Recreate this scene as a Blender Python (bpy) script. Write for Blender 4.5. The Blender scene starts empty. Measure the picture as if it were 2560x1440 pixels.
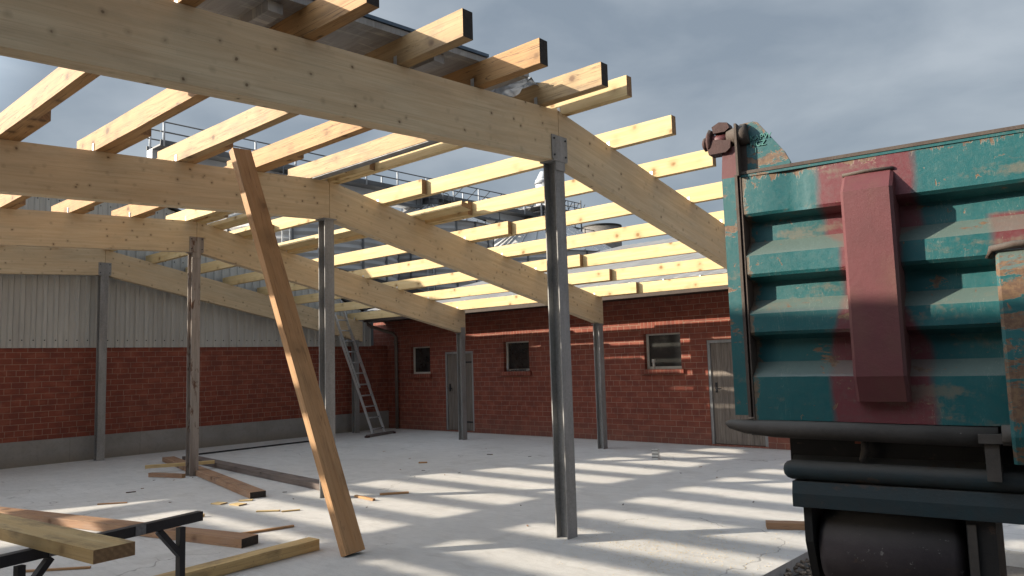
import bpy, bmesh, math, random
from mathutils import Vector, Matrix
random.seed(7)
R = math.radians
sc = bpy.context.scene
col = sc.collection

# ------------------------------------------------------------------ camera
cd = bpy.data.cameras.new("camera"); cam = bpy.data.objects.new("camera", cd); col.objects.link(cam)
cd.sensor_width = 36.0; cd.lens = 26.777; cd.clip_start = 0.05; cd.clip_end = 2000
RM = [[0.7442, -0.08676, -0.6623], [0.66731, 0.05283, 0.74291], [-0.02947, -0.99483, 0.09721]]
M = Matrix(((RM[0][0], -RM[0][1], -RM[0][2], 0), (RM[1][0], -RM[1][1], -RM[1][2], 0),
            (RM[2][0], -RM[2][1], -RM[2][2], 1.6), (0, 0, 0, 1)))
cam.matrix_world = M
sc.camera = cam
# ------------------------------------------------------------------ sky, sun, exposure
EL = 21.8; ROT = 226.05
w = bpy.data.worlds.new("World"); sc.world = w; w.use_nodes = True
nt = w.node_tree; nt.nodes.clear()
out = nt.nodes.new('ShaderNodeOutputWorld'); bg = nt.nodes.new('ShaderNodeBackground'); bg.inputs['Strength'].default_value = 0.067
sky = nt.nodes.new('ShaderNodeTexSky'); sky.sky_type = 'NISHITA'; sky.sun_disc = False
sky.sun_elevation = R(EL); sky.sun_rotation = R(ROT); sky.air_density = 1.3; sky.dust_density = 2.0
tc = nt.nodes.new('ShaderNodeTexCoord'); mp = nt.nodes.new('ShaderNodeMapping'); mp.inputs['Scale'].default_value = (1, 1, 2.6)
nz = nt.nodes.new('ShaderNodeTexNoise'); nz.inputs['Scale'].default_value = 3.2; nz.inputs['Detail'].default_value = 7; nz.inputs['Roughness'].default_value = .5; nz.inputs['Distortion'].default_value = .25
rp = nt.nodes.new('ShaderNodeValToRGB'); rp.color_ramp.elements[0].position = .38; rp.color_ramp.elements[1].position = .68
rp.color_ramp.elements[0].color = (2.35, 2.82, 3.4, 1); rp.color_ramp.elements[1].color = (4.1, 4.55, 5.05, 1)
mx = nt.nodes.new('ShaderNodeMixRGB'); mx.inputs['Fac'].default_value = .86
L = nt.links.new
L(tc.outputs['Generated'], mp.inputs['Vector']); L(mp.outputs['Vector'], nz.inputs['Vector']); L(nz.outputs['Fac'], rp.inputs['Fac'])
L(sky.outputs['Color'], mx.inputs['Color1']); L(rp.outputs['Color'], mx.inputs['Color2'])
# the cloud layer is brighter round the sun
dt = nt.nodes.new('ShaderNodeVectorMath'); dt.operation = 'DOT_PRODUCT'; dt.inputs[1].default_value = Vector((-.72, -.694, .55)).normalized(); L(tc.outputs['Generated'], dt.inputs[0])
mr = nt.nodes.new('ShaderNodeMapRange'); mr.inputs['From Min'].default_value = .57; mr.inputs['From Max'].default_value = 1; mr.inputs['To Min'].default_value = 1.0; mr.inputs['To Max'].default_value = 7.0; L(dt.outputs['Value'], mr.inputs['Value'])
mg = nt.nodes.new('ShaderNodeVectorMath'); mg.operation = 'SCALE'; L(mx.outputs['Color'], mg.inputs[0]); L(mr.outputs['Result'], mg.inputs['Scale']); L(mg.outputs['Vector'], bg.inputs['Color']); L(bg.outputs['Background'], out.inputs['Surface'])
sd = bpy.data.lights.new("sun", 'SUN'); sd.energy = 5.0; sd.angle = R(.6); sd.color = (1.0, .90, .74)
so = bpy.data.objects.new("sun", sd); col.objects.link(so)
sdir = Vector((.72, .694, -.4)).normalized()
so.rotation_euler = sdir.to_track_quat('-Z', 'Y').to_euler(); so.location = (-20, -20, 15)
sc.view_settings.view_transform = 'Standard'; sc.view_settings.look = 'None'; sc.view_settings.exposure = 0.82; sc.view_settings.gamma = 1
sc.render.engine = 'CYCLES'
try:
    sc.cycles.max_bounces = 8; sc.cycles.use_denoising = True
except Exception: pass

# ------------------------------------------------------------------ helpers
def tag(o, label=None, cat=None, group=None, kind=None):
    if label: o['label'] = label
    if cat: o['category'] = cat
    if group: o['group'] = group
    if kind: o['kind'] = kind
    return o
def link(o, parent=None):
    col.objects.link(o)
    if parent: o.parent = parent
    return o
def empty(name, loc=(0, 0, 0), rz=0):
    o = bpy.data.objects.new(name, None); o.location = loc; o.rotation_euler = (0, 0, rz); o.empty_display_size = .2
    return link(o)
def mesh(name, bm, mat, parent=None, smooth=False, bev=0, loc=None):
    if bev:
        bmesh.ops.bevel(bm, geom=[e for e in bm.edges if len(e.link_faces) == 2 and e.calc_face_angle(0) > .5], offset=bev, segments=2, profile=.6, affect='EDGES')
    bmesh.ops.recalc_face_normals(bm, faces=bm.faces)
    me = bpy.data.meshes.new(name); bm.to_mesh(me); bm.free()
    mats = mat if isinstance(mat, list) else [mat]
    for m_ in mats: me.materials.append(m_)
    if smooth:
        for p in me.polygons: p.use_smooth = True
    o = bpy.data.objects.new(name, me)
    if loc: o.location = loc
    return link(o, parent)
def box(bm, x0, x1, y0, y1, z0, z1, mi=0):
    vs = [bm.verts.new((x, y, z)) for x in (x0, x1) for y in (y0, y1) for z in (z0, z1)]
    f = [(0, 1, 3, 2), (4, 6, 7, 5), (0, 4, 5, 1), (2, 3, 7, 6), (0, 2, 6, 4), (1, 5, 7, 3)]
    fs = [bm.faces.new([vs[i] for i in q]) for q in f]
    for q in fs: q.material_index = mi
    return fs
def basis(d, up=Vector((0, 0, 1))):
    x = d.normalized(); y = up.cross(x)
    if y.length < 1e-4: y = Vector((0, 1, 0)).cross(x)
    y.normalize(); z = x.cross(y)
    return x, y, z
def bar(bm, A, B, w, h, up=(0, 0, 1), mi=0):
    A = Vector(A); B = Vector(B); x, y, z = basis(B - A, Vector(up))
    q = []
    for P in (A, B):
        q += [bm.verts.new(P + y * a * w / 2 + z * b * h / 2) for a, b in ((-1, -1), (1, -1), (1, 1), (-1, 1))]
    for f in ((3, 2, 1, 0), (4, 5, 6, 7), (0, 1, 5, 4), (1, 2, 6, 5), (2, 3, 7, 6), (3, 0, 4, 7)):
        fc = bm.faces.new([q[i] for i in f]); fc.material_index = mi
def tube(bm, pts, r, n=10, caps=True, mi=0):
    pts = [Vector(p) for p in pts]; rings = []
    rr = r if isinstance(r, (list, tuple)) else [r] * len(pts)
    for i, p in enumerate(pts):
        d = (pts[min(i + 1, len(pts) - 1)] - pts[max(i - 1, 0)])
        x, y, z = basis(d, Vector((0, 0, 1)) if abs(d.normalized().z) < .9 else Vector((0, 1, 0)))
        rings.append([bm.verts.new(p + (y * math.cos(2 * math.pi * k / n) + z * math.sin(2 * math.pi * k / n)) * rr[i]) for k in range(n)])
    for a, b in zip(rings, rings[1:]):
        for k in range(n):
            f = bm.faces.new((a[k], a[(k + 1) % n], b[(k + 1) % n], b[k])); f.smooth = True; f.material_index = mi
    if caps:
        bm.faces.new(rings[0][::-1]).material_index = mi; bm.faces.new(rings[-1]).material_index = mi
def prism(bm, poly, axis, a, b, mi=0):
    """extrude polygon (2D) along axis 'x','y' or 'z' from a to b"""
    def P(u, v, t): return {'x': (t, u, v), 'y': (u, t, v), 'z': (u, v, t)}[axis]
    A = [bm.verts.new(P(u, v, a)) for u, v in poly]; B = [bm.verts.new(P(u, v, b)) for u, v in poly]
    n = len(poly)
    bm.faces.new(A).material_index = mi; bm.faces.new(B[::-1]).material_index = mi
    for i in range(n): bm.faces.new((A[i], B[i], B[(i + 1) % n], A[(i + 1) % n])).material_index = mi

# ------------------------------------------------------------------ materials
class NT:
    def __init__(s, name):
        s.m = bpy.data.materials.new(name); s.m.use_nodes = True; s.t = s.m.node_tree; s.t.nodes.clear()
        s.out = s.n('ShaderNodeOutputMaterial'); s.b = s.n('ShaderNodeBsdfPrincipled'); s.t.links.new(s.b.outputs[0], s.out.inputs[0])
        s.tc = s.n('ShaderNodeTexCoord')
    def n(s, t, **k):
        o = s.t.nodes.new(t)
        for a, v in k.items(): setattr(o, a, v)
        return o
    def l(s, a, b): s.t.links.new(a, b)
    def map(s, scale=(1, 1, 1), src='Object', rnd=False, rot=(0, 0, 0), loc=(0, 0, 0)):
        v = s.tc.outputs[src]
        if rnd:
            oi = s.n('ShaderNodeObjectInfo'); mu = s.n('ShaderNodeMath', operation='MULTIPLY'); mu.inputs[1].default_value = 37.0
            s.l(oi.outputs['Random'], mu.inputs[0]); ad = s.n('ShaderNodeVectorMath', operation='ADD')
            s.l(v, ad.inputs[0]); s.l(mu.outputs[0], ad.inputs[1]); v = ad.outputs[0]
        m = s.n('ShaderNodeMapping'); m.inputs['Scale'].default_value = scale; m.inputs['Rotation'].default_value = rot; m.inputs['Location'].default_value = loc
        s.l(v, m.inputs['Vector']); return m.outputs[0]
    def noise(s, vec, scale=5, detail=6, rough=.6, dist=0):
        o = s.n('ShaderNodeTexNoise'); o.inputs['Scale'].default_value = scale; o.inputs['Detail'].default_value = detail
        o.inputs['Roughness'].default_value = rough; o.inputs['Distortion'].default_value = dist; s.l(vec, o.inputs['Vector']); return o.outputs['Fac']
    def ramp(s, fac, *st):
        o = s.n('ShaderNodeValToRGB'); e = o.color_ramp.elements
        while len(e) < len(st): e.new(.5)
        for i, (p, c) in enumerate(st):
            e[i].position = p
            e[i].color = (c, c, c, 1) if isinstance(c, (int, float)) else (*c, 1)
        s.l(fac, o.inputs['Fac']); return o.outputs['Color']
    def mix(s, fac, a, b, mode='MIX'):
        o = s.n('ShaderNodeMixRGB', blend_type=mode)
        for i, v in ((0, fac), (1, a), (2, b)):
            if hasattr(v, 'is_linked'): s.l(v, o.inputs[i])
            elif isinstance(v, (int, float)): o.inputs[i].default_value = v if i == 0 else (v, v, v, 1)
            else: o.inputs[i].default_value = (*v, 1)
        return o.outputs[0]
    def math(s, op, a, b=0):
        o = s.n('ShaderNodeMath', operation=op)
        for i, v in ((0, a), (1, b)):
            if hasattr(v, 'is_linked'): s.l(v, o.inputs[i])
            else: o.inputs[i].default_value = v
        return o.outputs[0]
    def sep(s, v):
        o = s.n('ShaderNodeSeparateXYZ'); s.l(v, o.inputs[0]); return o.outputs
    def comb(s, x, y, z=0):
        o = s.n('ShaderNodeCombineXYZ')
        for i, v in enumerate((x, y, z)):
            if hasattr(v, 'is_linked'): s.l(v, o.inputs[i])
            else: o.inputs[i].default_value = v
        return o.outputs[0]
    def bump(s, h, strength=.3, dist=.01):
        o = s.n('ShaderNodeBump'); o.inputs['Strength'].default_value = strength; o.inputs['Distance'].default_value = dist
        s.l(h, o.inputs['Height']); s.l(o.outputs[0], s.b.inputs['Normal'])
    def fin(s, c, rough=.7, metal=0, spec=.5):
        for k, v in (('Base Color', c), ('Roughness', rough), ('Metallic', metal), ('Specular IOR Level', spec)):
            if hasattr(v, 'is_linked'): s.l(v, s.b.inputs[k])
            elif isinstance(v, (tuple, list)): s.b.inputs[k].default_value = (*v, 1)
            else: s.b.inputs[k].default_value = v
        return s.m

def wood(name, light, dark, knot=(.10, .05, .02), kscale=6.0, kr=.10, kstretch=1.0, lamella=False, stain=0, grain=.5, stainc=(.09, .065, .05), crack=0, rough=.65):
    s = NT(name)
    v = s.map((.55, 9, 9), rnd=True); g = s.noise(v, 2.6, 7, .6, .6)
    v2 = s.map((.35, 30, 30), rnd=True); g2 = s.noise(v2, 3.0, 5, .55, 1.2)
    big = s.noise(s.map((.5, 2, 2), rnd=True), 1.6, 4, .6)
    c = s.mix(s.ramp(g, (.32, 0), (.72, 1)), light, dark)
    c = s.mix(s.math('MULTIPLY', s.ramp(g2, (.52, 0), (.68, 1)), grain), c, tuple(x * .55 for x in dark))
    c = s.mix(s.math('MULTIPLY', s.ramp(big, (.4, 0), (.7, 1)), .45), c, tuple(a * b for a, b in zip(light, (.86, .74, .62))))
    # knots
    kv = s.map((1.0 / kstretch, 1, 1), rnd=True)
    wn = s.n('ShaderNodeTexNoise'); wn.inputs['Scale'].default_value = 14; s.l(kv, wn.inputs['Vector'])
    wv = s.n('ShaderNodeVectorMath', operation='SCALE'); s.l(wn.outputs['Color'], wv.inputs[0]); wv.inputs['Scale'].default_value = .03
    av = s.n('ShaderNodeVectorMath', operation='ADD'); s.l(kv, av.inputs[0]); s.l(wv.outputs[0], av.inputs[1])
    vo = s.n('ShaderNodeTexVoronoi'); vo.inputs['Scale'].default_value = kscale; s.l(av.outputs[0], vo.inputs['Vector'])
    halo = s.ramp(vo.outputs['Distance'], (kr, 1), (kr * 2.6, 0)); core = s.ramp(vo.outputs['Distance'], (kr * .55, 1), (kr * 1.1, 0))
    c = s.mix(s.math('MULTIPLY', halo, .4), c, tuple(x * .5 for x in dark)); c = s.mix(s.math('MULTIPLY', core, .85), c, knot)
    h = g2
    if lamella:
        xyz = s.sep(s.tc.outputs['Object']); fz = s.math('DIVIDE', xyz[2], .0405); fr = s.math('FRACT', fz); fl = s.math('FLOOR', fz)
        line = s.ramp(fr, (.0, 1), (.035, 0)); oi = s.n('ShaderNodeObjectInfo')
        fx = s.math('FLOOR', s.math('ADD', s.math('MULTIPLY', xyz[0], .37), s.math('MULTIPLY', fl, .43)))
        wh = s.n('ShaderNodeTexWhiteNoise', noise_dimensions='3D'); s.l(s.comb(fl, fx, oi.outputs['Random']), wh.inputs['Vector'])
        c = s.mix(s.math('MULTIPLY', s.ramp(wh.outputs['Value'], (.0, 0), (1, 1)), .22), c, tuple(x * .62 for x in light))
        c = s.mix(s.math('MULTIPLY', line, .28), c, tuple(x * .45 for x in dark))
    if stain:
        sn = s.noise(s.map((1.1, 4, 4), rnd=True), 2.2, 6, .62)
        c = s.mix(s.math('MULTIPLY', s.ramp(sn, (.5, 0), (.72, 1)), stain), c, stainc)
        c = s.mix(s.math('MULTIPLY', s.ramp(s.noise(s.map((1, 1, 1), rnd=True), 55, 3, .7), (.62, 0), (.72, 1)), stain * .7), c, (.07, .05, .04))
    if crack:
        cv = s.noise(s.map((.5, 14, 14), rnd=True), 1.4, 3, .5, .8)
        cr = s.ramp(cv, (.488, 0), (.5, 1), (.512, 0)); c = s.mix(s.math('MULTIPLY', cr, crack), c, (.05, .03, .02)); h = s.mix(cr, h, 0.0)
    # end grain: darker
    s.bump(h, .25, .004)
    return s.fin(c, rough, 0, .25)

W_GLU = wood('glulam_spruce', (.68, .55, .37), (.56, .42, .26), kscale=8.5, kr=.105, lamella=True, grain=.3, stain=.15)
W_NEW = wood('fresh_spruce', (.64, .50, .275), (.54, .375, .17), knot=(.22, .11, .03), kscale=5.0, kr=.15, kstretch=1.2, grain=.3)
W_OLD = wood('weathered_spruce', (.47, .275, .12), (.37, .20, .08), knot=(.10, .045, .015), kscale=4.2, kr=.16, kstretch=1.2, grain=.5, stain=.35, crack=.8)
W_OLD2 = wood('grey_weathered_spruce', (.47, .325, .17), (.37, .24, .12), knot=(.12, .06, .03), kscale=4.2, kr=.15, kstretch=1.2, grain=.5, stain=.6, stainc=(.16, .12, .09), crack=.5)
W_RED = wood('reddish_timber', (.50, .30, .155), (.41, .225, .105), knot=(.07, .03, .015), kscale=3.4, kr=.16, kstretch=1.2, grain=.4, stain=.25, crack=.4)
W_GREY = wood('grey_timber', (.20, .16, .14), (.12, .095, .085), knot=(.04, .03, .02), kscale=3.4, kr=.14, grain=.5, stain=.4)
W_FLOOR = wood('dusty_brown_timber', (.37, .23, .14), (.29, .16, .095), knot=(.08, .035, .015), kscale=3.4, kr=.16, kstretch=1.2, grain=.4, stain=.25, stainc=(.30, .27, .25), crack=.5)

W_PLANK = wood('stained_yellow_plank', (.60, .44, .22), (.50, .33, .14), knot=(.16, .08, .03), kscale=4.0, kr=.13, kstretch=1.2, grain=.5, stain=.75, stainc=(.07, .055, .04))
def simple(name, c, rough=.7, metal=0, var=.3, scale=8, bump=.0, spec=.4, c2=None):
    s = NT(name); f = s.noise(s.map(rnd=True), scale, 6, .62)
    cc = s.mix(s.ramp(f, (.3, 0), (.72, 1)), c, c2 or tuple(x * (1 - var) for x in c))
    if bump: s.bump(s.noise(s.map(rnd=True), scale * 6, 4, .6), bump, .004)
    return s.fin(cc, rough, metal, spec)
def endgrain():
    s = NT('sawn_end_grain'); v = s.map((1, 1, 1), rnd=True)
    f = s.noise(v, 40, 5, .7); r = s.n('ShaderNodeTexWave', wave_type='RINGS'); r.inputs['Scale'].default_value = 14; r.inputs['Distortion'].default_value = 3; s.l(v, r.inputs['Vector'])
    c = s.mix(s.ramp(f, (.3, 0), (.7, 1)), (.36, .22, .11), (.22, .12, .055)); c = s.mix(s.math('MULTIPLY', r.outputs['Fac'], .35), c, (.14, .075, .035))
    s.bump(f, .5, .004); return s.fin(c, .85)
W_END = endgrain()
W_ENDDARK = simple('tarred_end_grain', (.045, .038, .034), .9, var=.5, scale=40, bump=.5)

def galv(name, c=(.29, .285, .28), dark=(.16, .155, .15), rough=.58, metal=.12):
    s = NT(name); v = s.map((1, 1, .22), rnd=True)
    f = s.noise(v, 6, 7, .65); f2 = s.noise(s.map((1, 1, 1), rnd=True), 60, 3, .6)
    vo = s.n('ShaderNodeTexVoronoi'); vo.inputs['Scale'].default_value = 50; s.l(s.map(rnd=True), vo.inputs['Vector'])
    cc = s.mix(s.ramp(f, (.3, 0), (.7, 1)), c, dark); cc = s.mix(s.math('MULTIPLY', s.sep(vo.outputs['Color'])[0], .18), cc, tuple(min(1, x * 1.5) for x in c))
    cc = s.mix(s.math('MULTIPLY', s.ramp(f2, (.62, 0), (.74, 1)), .4), cc, (.45, .45, .44))
    s.bump(f2, .12, .003); return s.fin(cc, s.ramp(f, (.2, rough - .1), (.8, rough + .2)), metal, .5)
GALV = galv('galvanised_steel')
GALVB = galv('galvanised_steel_bright', (.55, .56, .57), (.4, .41, .42), .35, .5)
def rusty():
    s = NT('old_painted_rusty_steel'); v = s.map((1, 1, .35), rnd=True); f = s.noise(v, 9, 8, .7, .4); f2 = s.noise(s.map((3, 3, .25)), 7, 6, .6)
    c = s.mix(s.ramp(f2, (.4, 0), (.65, 1)), (.34, .30, .27), (.22, .185, .165)); c = s.mix(s.ramp(f, (.56, 0), (.64, 1)), c, (.11, .05, .028)); c = s.mix(s.ramp(f, (.70, 0), (.74, 1)), c, (.03, .015, .012))
    s.bump(f, .4, .004); return s.fin(c, .72, .15)
RUSTY = rusty()
ALU = simple('aluminium', (.55, .56, .57), .35, .7, var=.25, scale=12)
BLACKM = simple('black_painted_steel', (.02, .02, .024), .5, .2, var=.4, scale=14, bump=.2)
WHITEP = simple('off_white_paint', (.55, .52, .46), .5, var=.2, scale=10)
BLACKP = simple('black_plastic', (.012, .012, .013), .45, var=.3)
def glassm():
    s = NT('dark_window_glass'); f = s.noise(s.map(), 3, 6, .7)
    return s.fin(s.mix(s.ramp(f, (.45, 0), (.75, 1)), (.018, .018, .017), (.05, .05, .046)), .16, 0, .6)
GLASS = glassm()

def brick(name, a0, a1, soldier=False):
    """a0,a1: object axes used as along / up"""
    s = NT(name); xyz = s.sep(s.tc.outputs['Object']); v = s.comb(xyz[a0], xyz[a1])
    b = s.n('ShaderNodeTexBrick'); b.offset = .47; b.squash = .62; b.squash_frequency = 5
    b.inputs['Scale'].default_value = 1; b.inputs['Brick Width'].default_value = .24 if not soldier else .085; b.inputs['Row Height'].default_value = .1075 if not soldier else .24
    if soldier: b.offset = 0; b.squash = 1
    b.inputs['Mortar Size'].default_value = .0054; b.inputs['Mortar Smooth'].default_value = .15; b.inputs['Bias'].default_value = -.1
    b.inputs['Color1'].default_value = (.235, .060, .036, 1); b.inputs['Color2'].default_value = (.185, .046, .030, 1); b.inputs['Mortar'].default_value = (.31, .20, .145, 1)
    nv = s.n('ShaderNodeTexNoise'); nv.inputs['Scale'].default_value = 9; s.l(v, nv.inputs['Vector'])
    wob = s.n('ShaderNodeVectorMath', operation='SCALE'); s.l(nv.outputs['Color'], wob.inputs[0]); wob.inputs['Scale'].default_value = .008
    ad = s.n('ShaderNodeVectorMath', operation='ADD'); s.l(v, ad.inputs[0]); s.l(wob.outputs[0], ad.inputs[1]); s.l(ad.outputs[0], b.inputs['Vector'])
    f = s.noise(s.tc.outputs['Object'], 26, 6, .7); f2 = s.noise(s.tc.outputs['Object'], .9, 5, .6)
    c = s.mix(s.math('MULTIPLY', s.ramp(f, (.35, 0), (.75, 1)), .35), b.outputs['Color'], (.12, .03, .02))
    c = s.mix(s.math('MULTIPLY', s.ramp(f2, (.4, 0), (.7, 1)), .3), c, (.20, .07, .045))
    f8 = s.noise(s.map((4.1, 4.1, 9.3)), 1.0, 0, .5); c = s.mix(s.math('MULTIPLY', s.ramp(f8, (.55, 0), (.62, 1)), .30), c, (.11, .035, .028)); c = s.mix(s.math('MULTIPLY', s.ramp(f8, (.34, 1), (.40, 0)), .25), c, (.33, .12, .075))
    low = s.ramp(s.math('ADD', xyz[a1 if a1 == 2 else 2], s.math('MULTIPLY', f2, .35)), (.18, 1), (.62, 0))
    c = s.mix(s.math('MULTIPLY', low, .30), c, (.20, .13, .10))
    h = s.mix(.25, s.math('SUBTRACT', 1.0, b.outputs['Fac']), f)
    s.bump(h, .55, .012)
    return s.fin(c, .78, 0, .3)
BRICK_B = brick('red_brick_facade', 0, 2); BRICK_A = brick('red_brick_side', 1, 2); SOLDIER = brick('red_brick_soldier_course', 0, 2, True)

def concrete_floor():
    s = NT('dusty_concrete_floor'); o = s.map()
    f = s.noise(o, .55, 8, .62, .3); f2 = s.noise(o, 5, 8, .68); f3 = s.noise(o, 70, 4, .7); f4 = s.noise(s.map((1, 3.5, 1), rot=(0, 0, .5)), 2.2, 7, .7, 1.0)
    c = s.mix(s.ramp(f, (.3, 0), (.72, 1)), (.62, .60, .575), (.50, .485, .465))
    c = s.mix(s.math('MULTIPLY', s.ramp(f2, (.42, 0), (.72, 1)), .5), c, (.44, .425, .41))
    c = s.mix(s.math('MULTIPLY', s.ramp(f4, (.55, 0), (.66, 1)), .35), c, (.36, .34, .32))
    c = s.mix(s.math('MULTIPLY', s.ramp(f3, (.60, 0), (.70, 1)), .25), c, (.33, .31, .28))
    f6 = s.noise(s.map((1, 9, 1), rot=(0, 0, 1.1)), 3.5, 6, .7, .6); f7 = s.noise(o, 1.3, 5, .7, .8)
    c = s.mix(s.math('MULTIPLY', s.ramp(f6, (.5, 0), (.62, 1)), .22), c, (.36, .345, .33)); c = s.mix(s.math('MULTIPLY', s.ramp(f7, (.56, 0), (.62, 1)), .28), c, (.40, .375, .345))
    # cracks
    vn = s.n('ShaderNodeTexNoise'); vn.inputs['Scale'].default_value = 1.6; vn.inputs['Detail'].default_value = 6; s.l(o, vn.inputs['Vector'])
    sc_ = s.n('ShaderNodeVectorMath', operation='SCALE'); s.l(vn.outputs['Color'], sc_.inputs[0]); sc_.inputs['Scale'].default_value = .9
    ad = s.n('ShaderNodeVectorMath', operation='ADD'); s.l(o, ad.inputs[0]); s.l(sc_.outputs[0], ad.inputs[1])
    vo = s.n('ShaderNodeTexVoronoi', feature='DISTANCE_TO_EDGE'); vo.inputs['Scale'].default_value = .33; s.l(ad.outputs[0], vo.inputs['Vector'])
    cr = s.ramp(vo.outputs['Distance'], (.0008, 1), (.0026, 0)); msk = s.ramp(s.noise(o, .5, 3), (.50, 0), (.56, 1))
    cr = s.math('MULTIPLY', cr, msk); c = s.mix(s.math('MULTIPLY', cr, .7), c, (.15, .14, .13))
    # dirt close to walls
    xyz = s.sep(s.tc.outputs['Object'])
    dA = s.math('ADD', xyz[0], s.math('MULTIPLY', f2, 1.1)); dB = s.math('SUBTRACT', xyz[1], s.math('MULTIPLY', f2, .9))
    m1 = s.ramp(s.math('ADD', dA, 16.2), (.25, 1), (1.0, 0)); m2 = s.ramp(s.math('SUBTRACT', dB, 11.8), (.3, 0), (.8, 1))
    c = s.mix(s.math('MULTIPLY', s.math('MAXIMUM', m1, m2), .7), c, (.26, .21, .165))
    bl = s.mix(.5, f3, s.noise(o, 22, 5, .7)); bl = s.mix(s.math('MULTIPLY', cr, .9), bl, 0.0)
    s.bump(s.mix(.35, bl, f4), .7, .012)
    return s.fin(c, .85, 0, .25)
FLOOR = concrete_floor()
def ground():
    s = NT('dirt_and_asphalt'); o = s.map(); f = s.noise(o, 1.5, 8, .7); f2 = s.noise(o, 30, 5, .7)
    c = s.mix(s.ramp(f, (.35, 0), (.7, 1)), (.13, .115, .10), (.22, .18, .145)); c = s.mix(s.math('MULTIPLY', s.ramp(f2, (.5, 0), (.7, 1)), .5), c, (.07, .06, .055))
    s.bump(f2, .8, .02); return s.fin(c, .9)
GROUND = ground()
def plinthm():
    s = NT('cast_concrete_plinth'); o = s.map(); f = s.noise(o, 1.6, 7, .65); f2 = s.noise(o, 18, 6, .7); xyz = s.sep(s.tc.outputs['Object'])
    c = s.mix(s.ramp(f, (.3, 0), (.7, 1)), (.30, .285, .27), (.22, .21, .195)); c = s.mix(s.math('MULTIPLY', s.ramp(f2, (.5, 0), (.7, 1)), .4), c, (.16, .15, .14))
    low = s.ramp(s.math('ADD', xyz[2], s.math('MULTIPLY', f, .25)), (.1, 1), (.33, 0)); c = s.mix(s.math('MULTIPLY', low, .6), c, (.17, .13, .09))
    fr = s.math('FRACT', s.math('DIVIDE', xyz[1], 1.27)); c = s.mix(s.math('MULTIPLY', s.ramp(fr, (.0, 1), (.012, 0)), .5), c, (.1, .09, .08))
    s.bump(f2, .4, .006); return s.fin(c, .85)
PLINTH = plinthm()
def sheetm():
    s = NT('dusty_white_profiled_sheet'); o = s.map((1, 1, .3)); f = s.noise(o, 2, 7, .65); f2 = s.noise(s.map((1, 5, .25)), 3, 6, .7)
    c = s.mix(s.ramp(f, (.35, 0), (.7, 1)), (.47, .465, .44), (.38, .37, .345)); c = s.mix(s.math('MULTIPLY', s.ramp(f2, (.5, 0), (.75, 1)), .5), c, (.27, .255, .225))
    return s.fin(c, .5, .1, .4)
SHEET = sheetm()
def roofb():
    s = NT('grey_fibre_cement_roof'); xyz = s.sep(s.tc.outputs['Object']); f = s.noise(s.map((1, .3, 1)), 2, 7, .7)
    fr = s.math('FRACT', s.math('DIVIDE', xyz[0], 1.05)); fy = s.math('FRACT', s.math('DIVIDE', xyz[1], 2.3))
    c = s.mix(s.ramp(f, (.3, 0), (.7, 1)), (.30, .295, .29), (.19, .185, .18))
    c = s.mix(s.math('MULTIPLY', s.math('MAXIMUM', s.ramp(fr, (0, 1), (.03, 0)), s.ramp(fy, (0, 1), (.025, 0))), .8), c, (.05, .05, .05))
    return s.fin(c, .75)
ROOFB = roofb()
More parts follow.
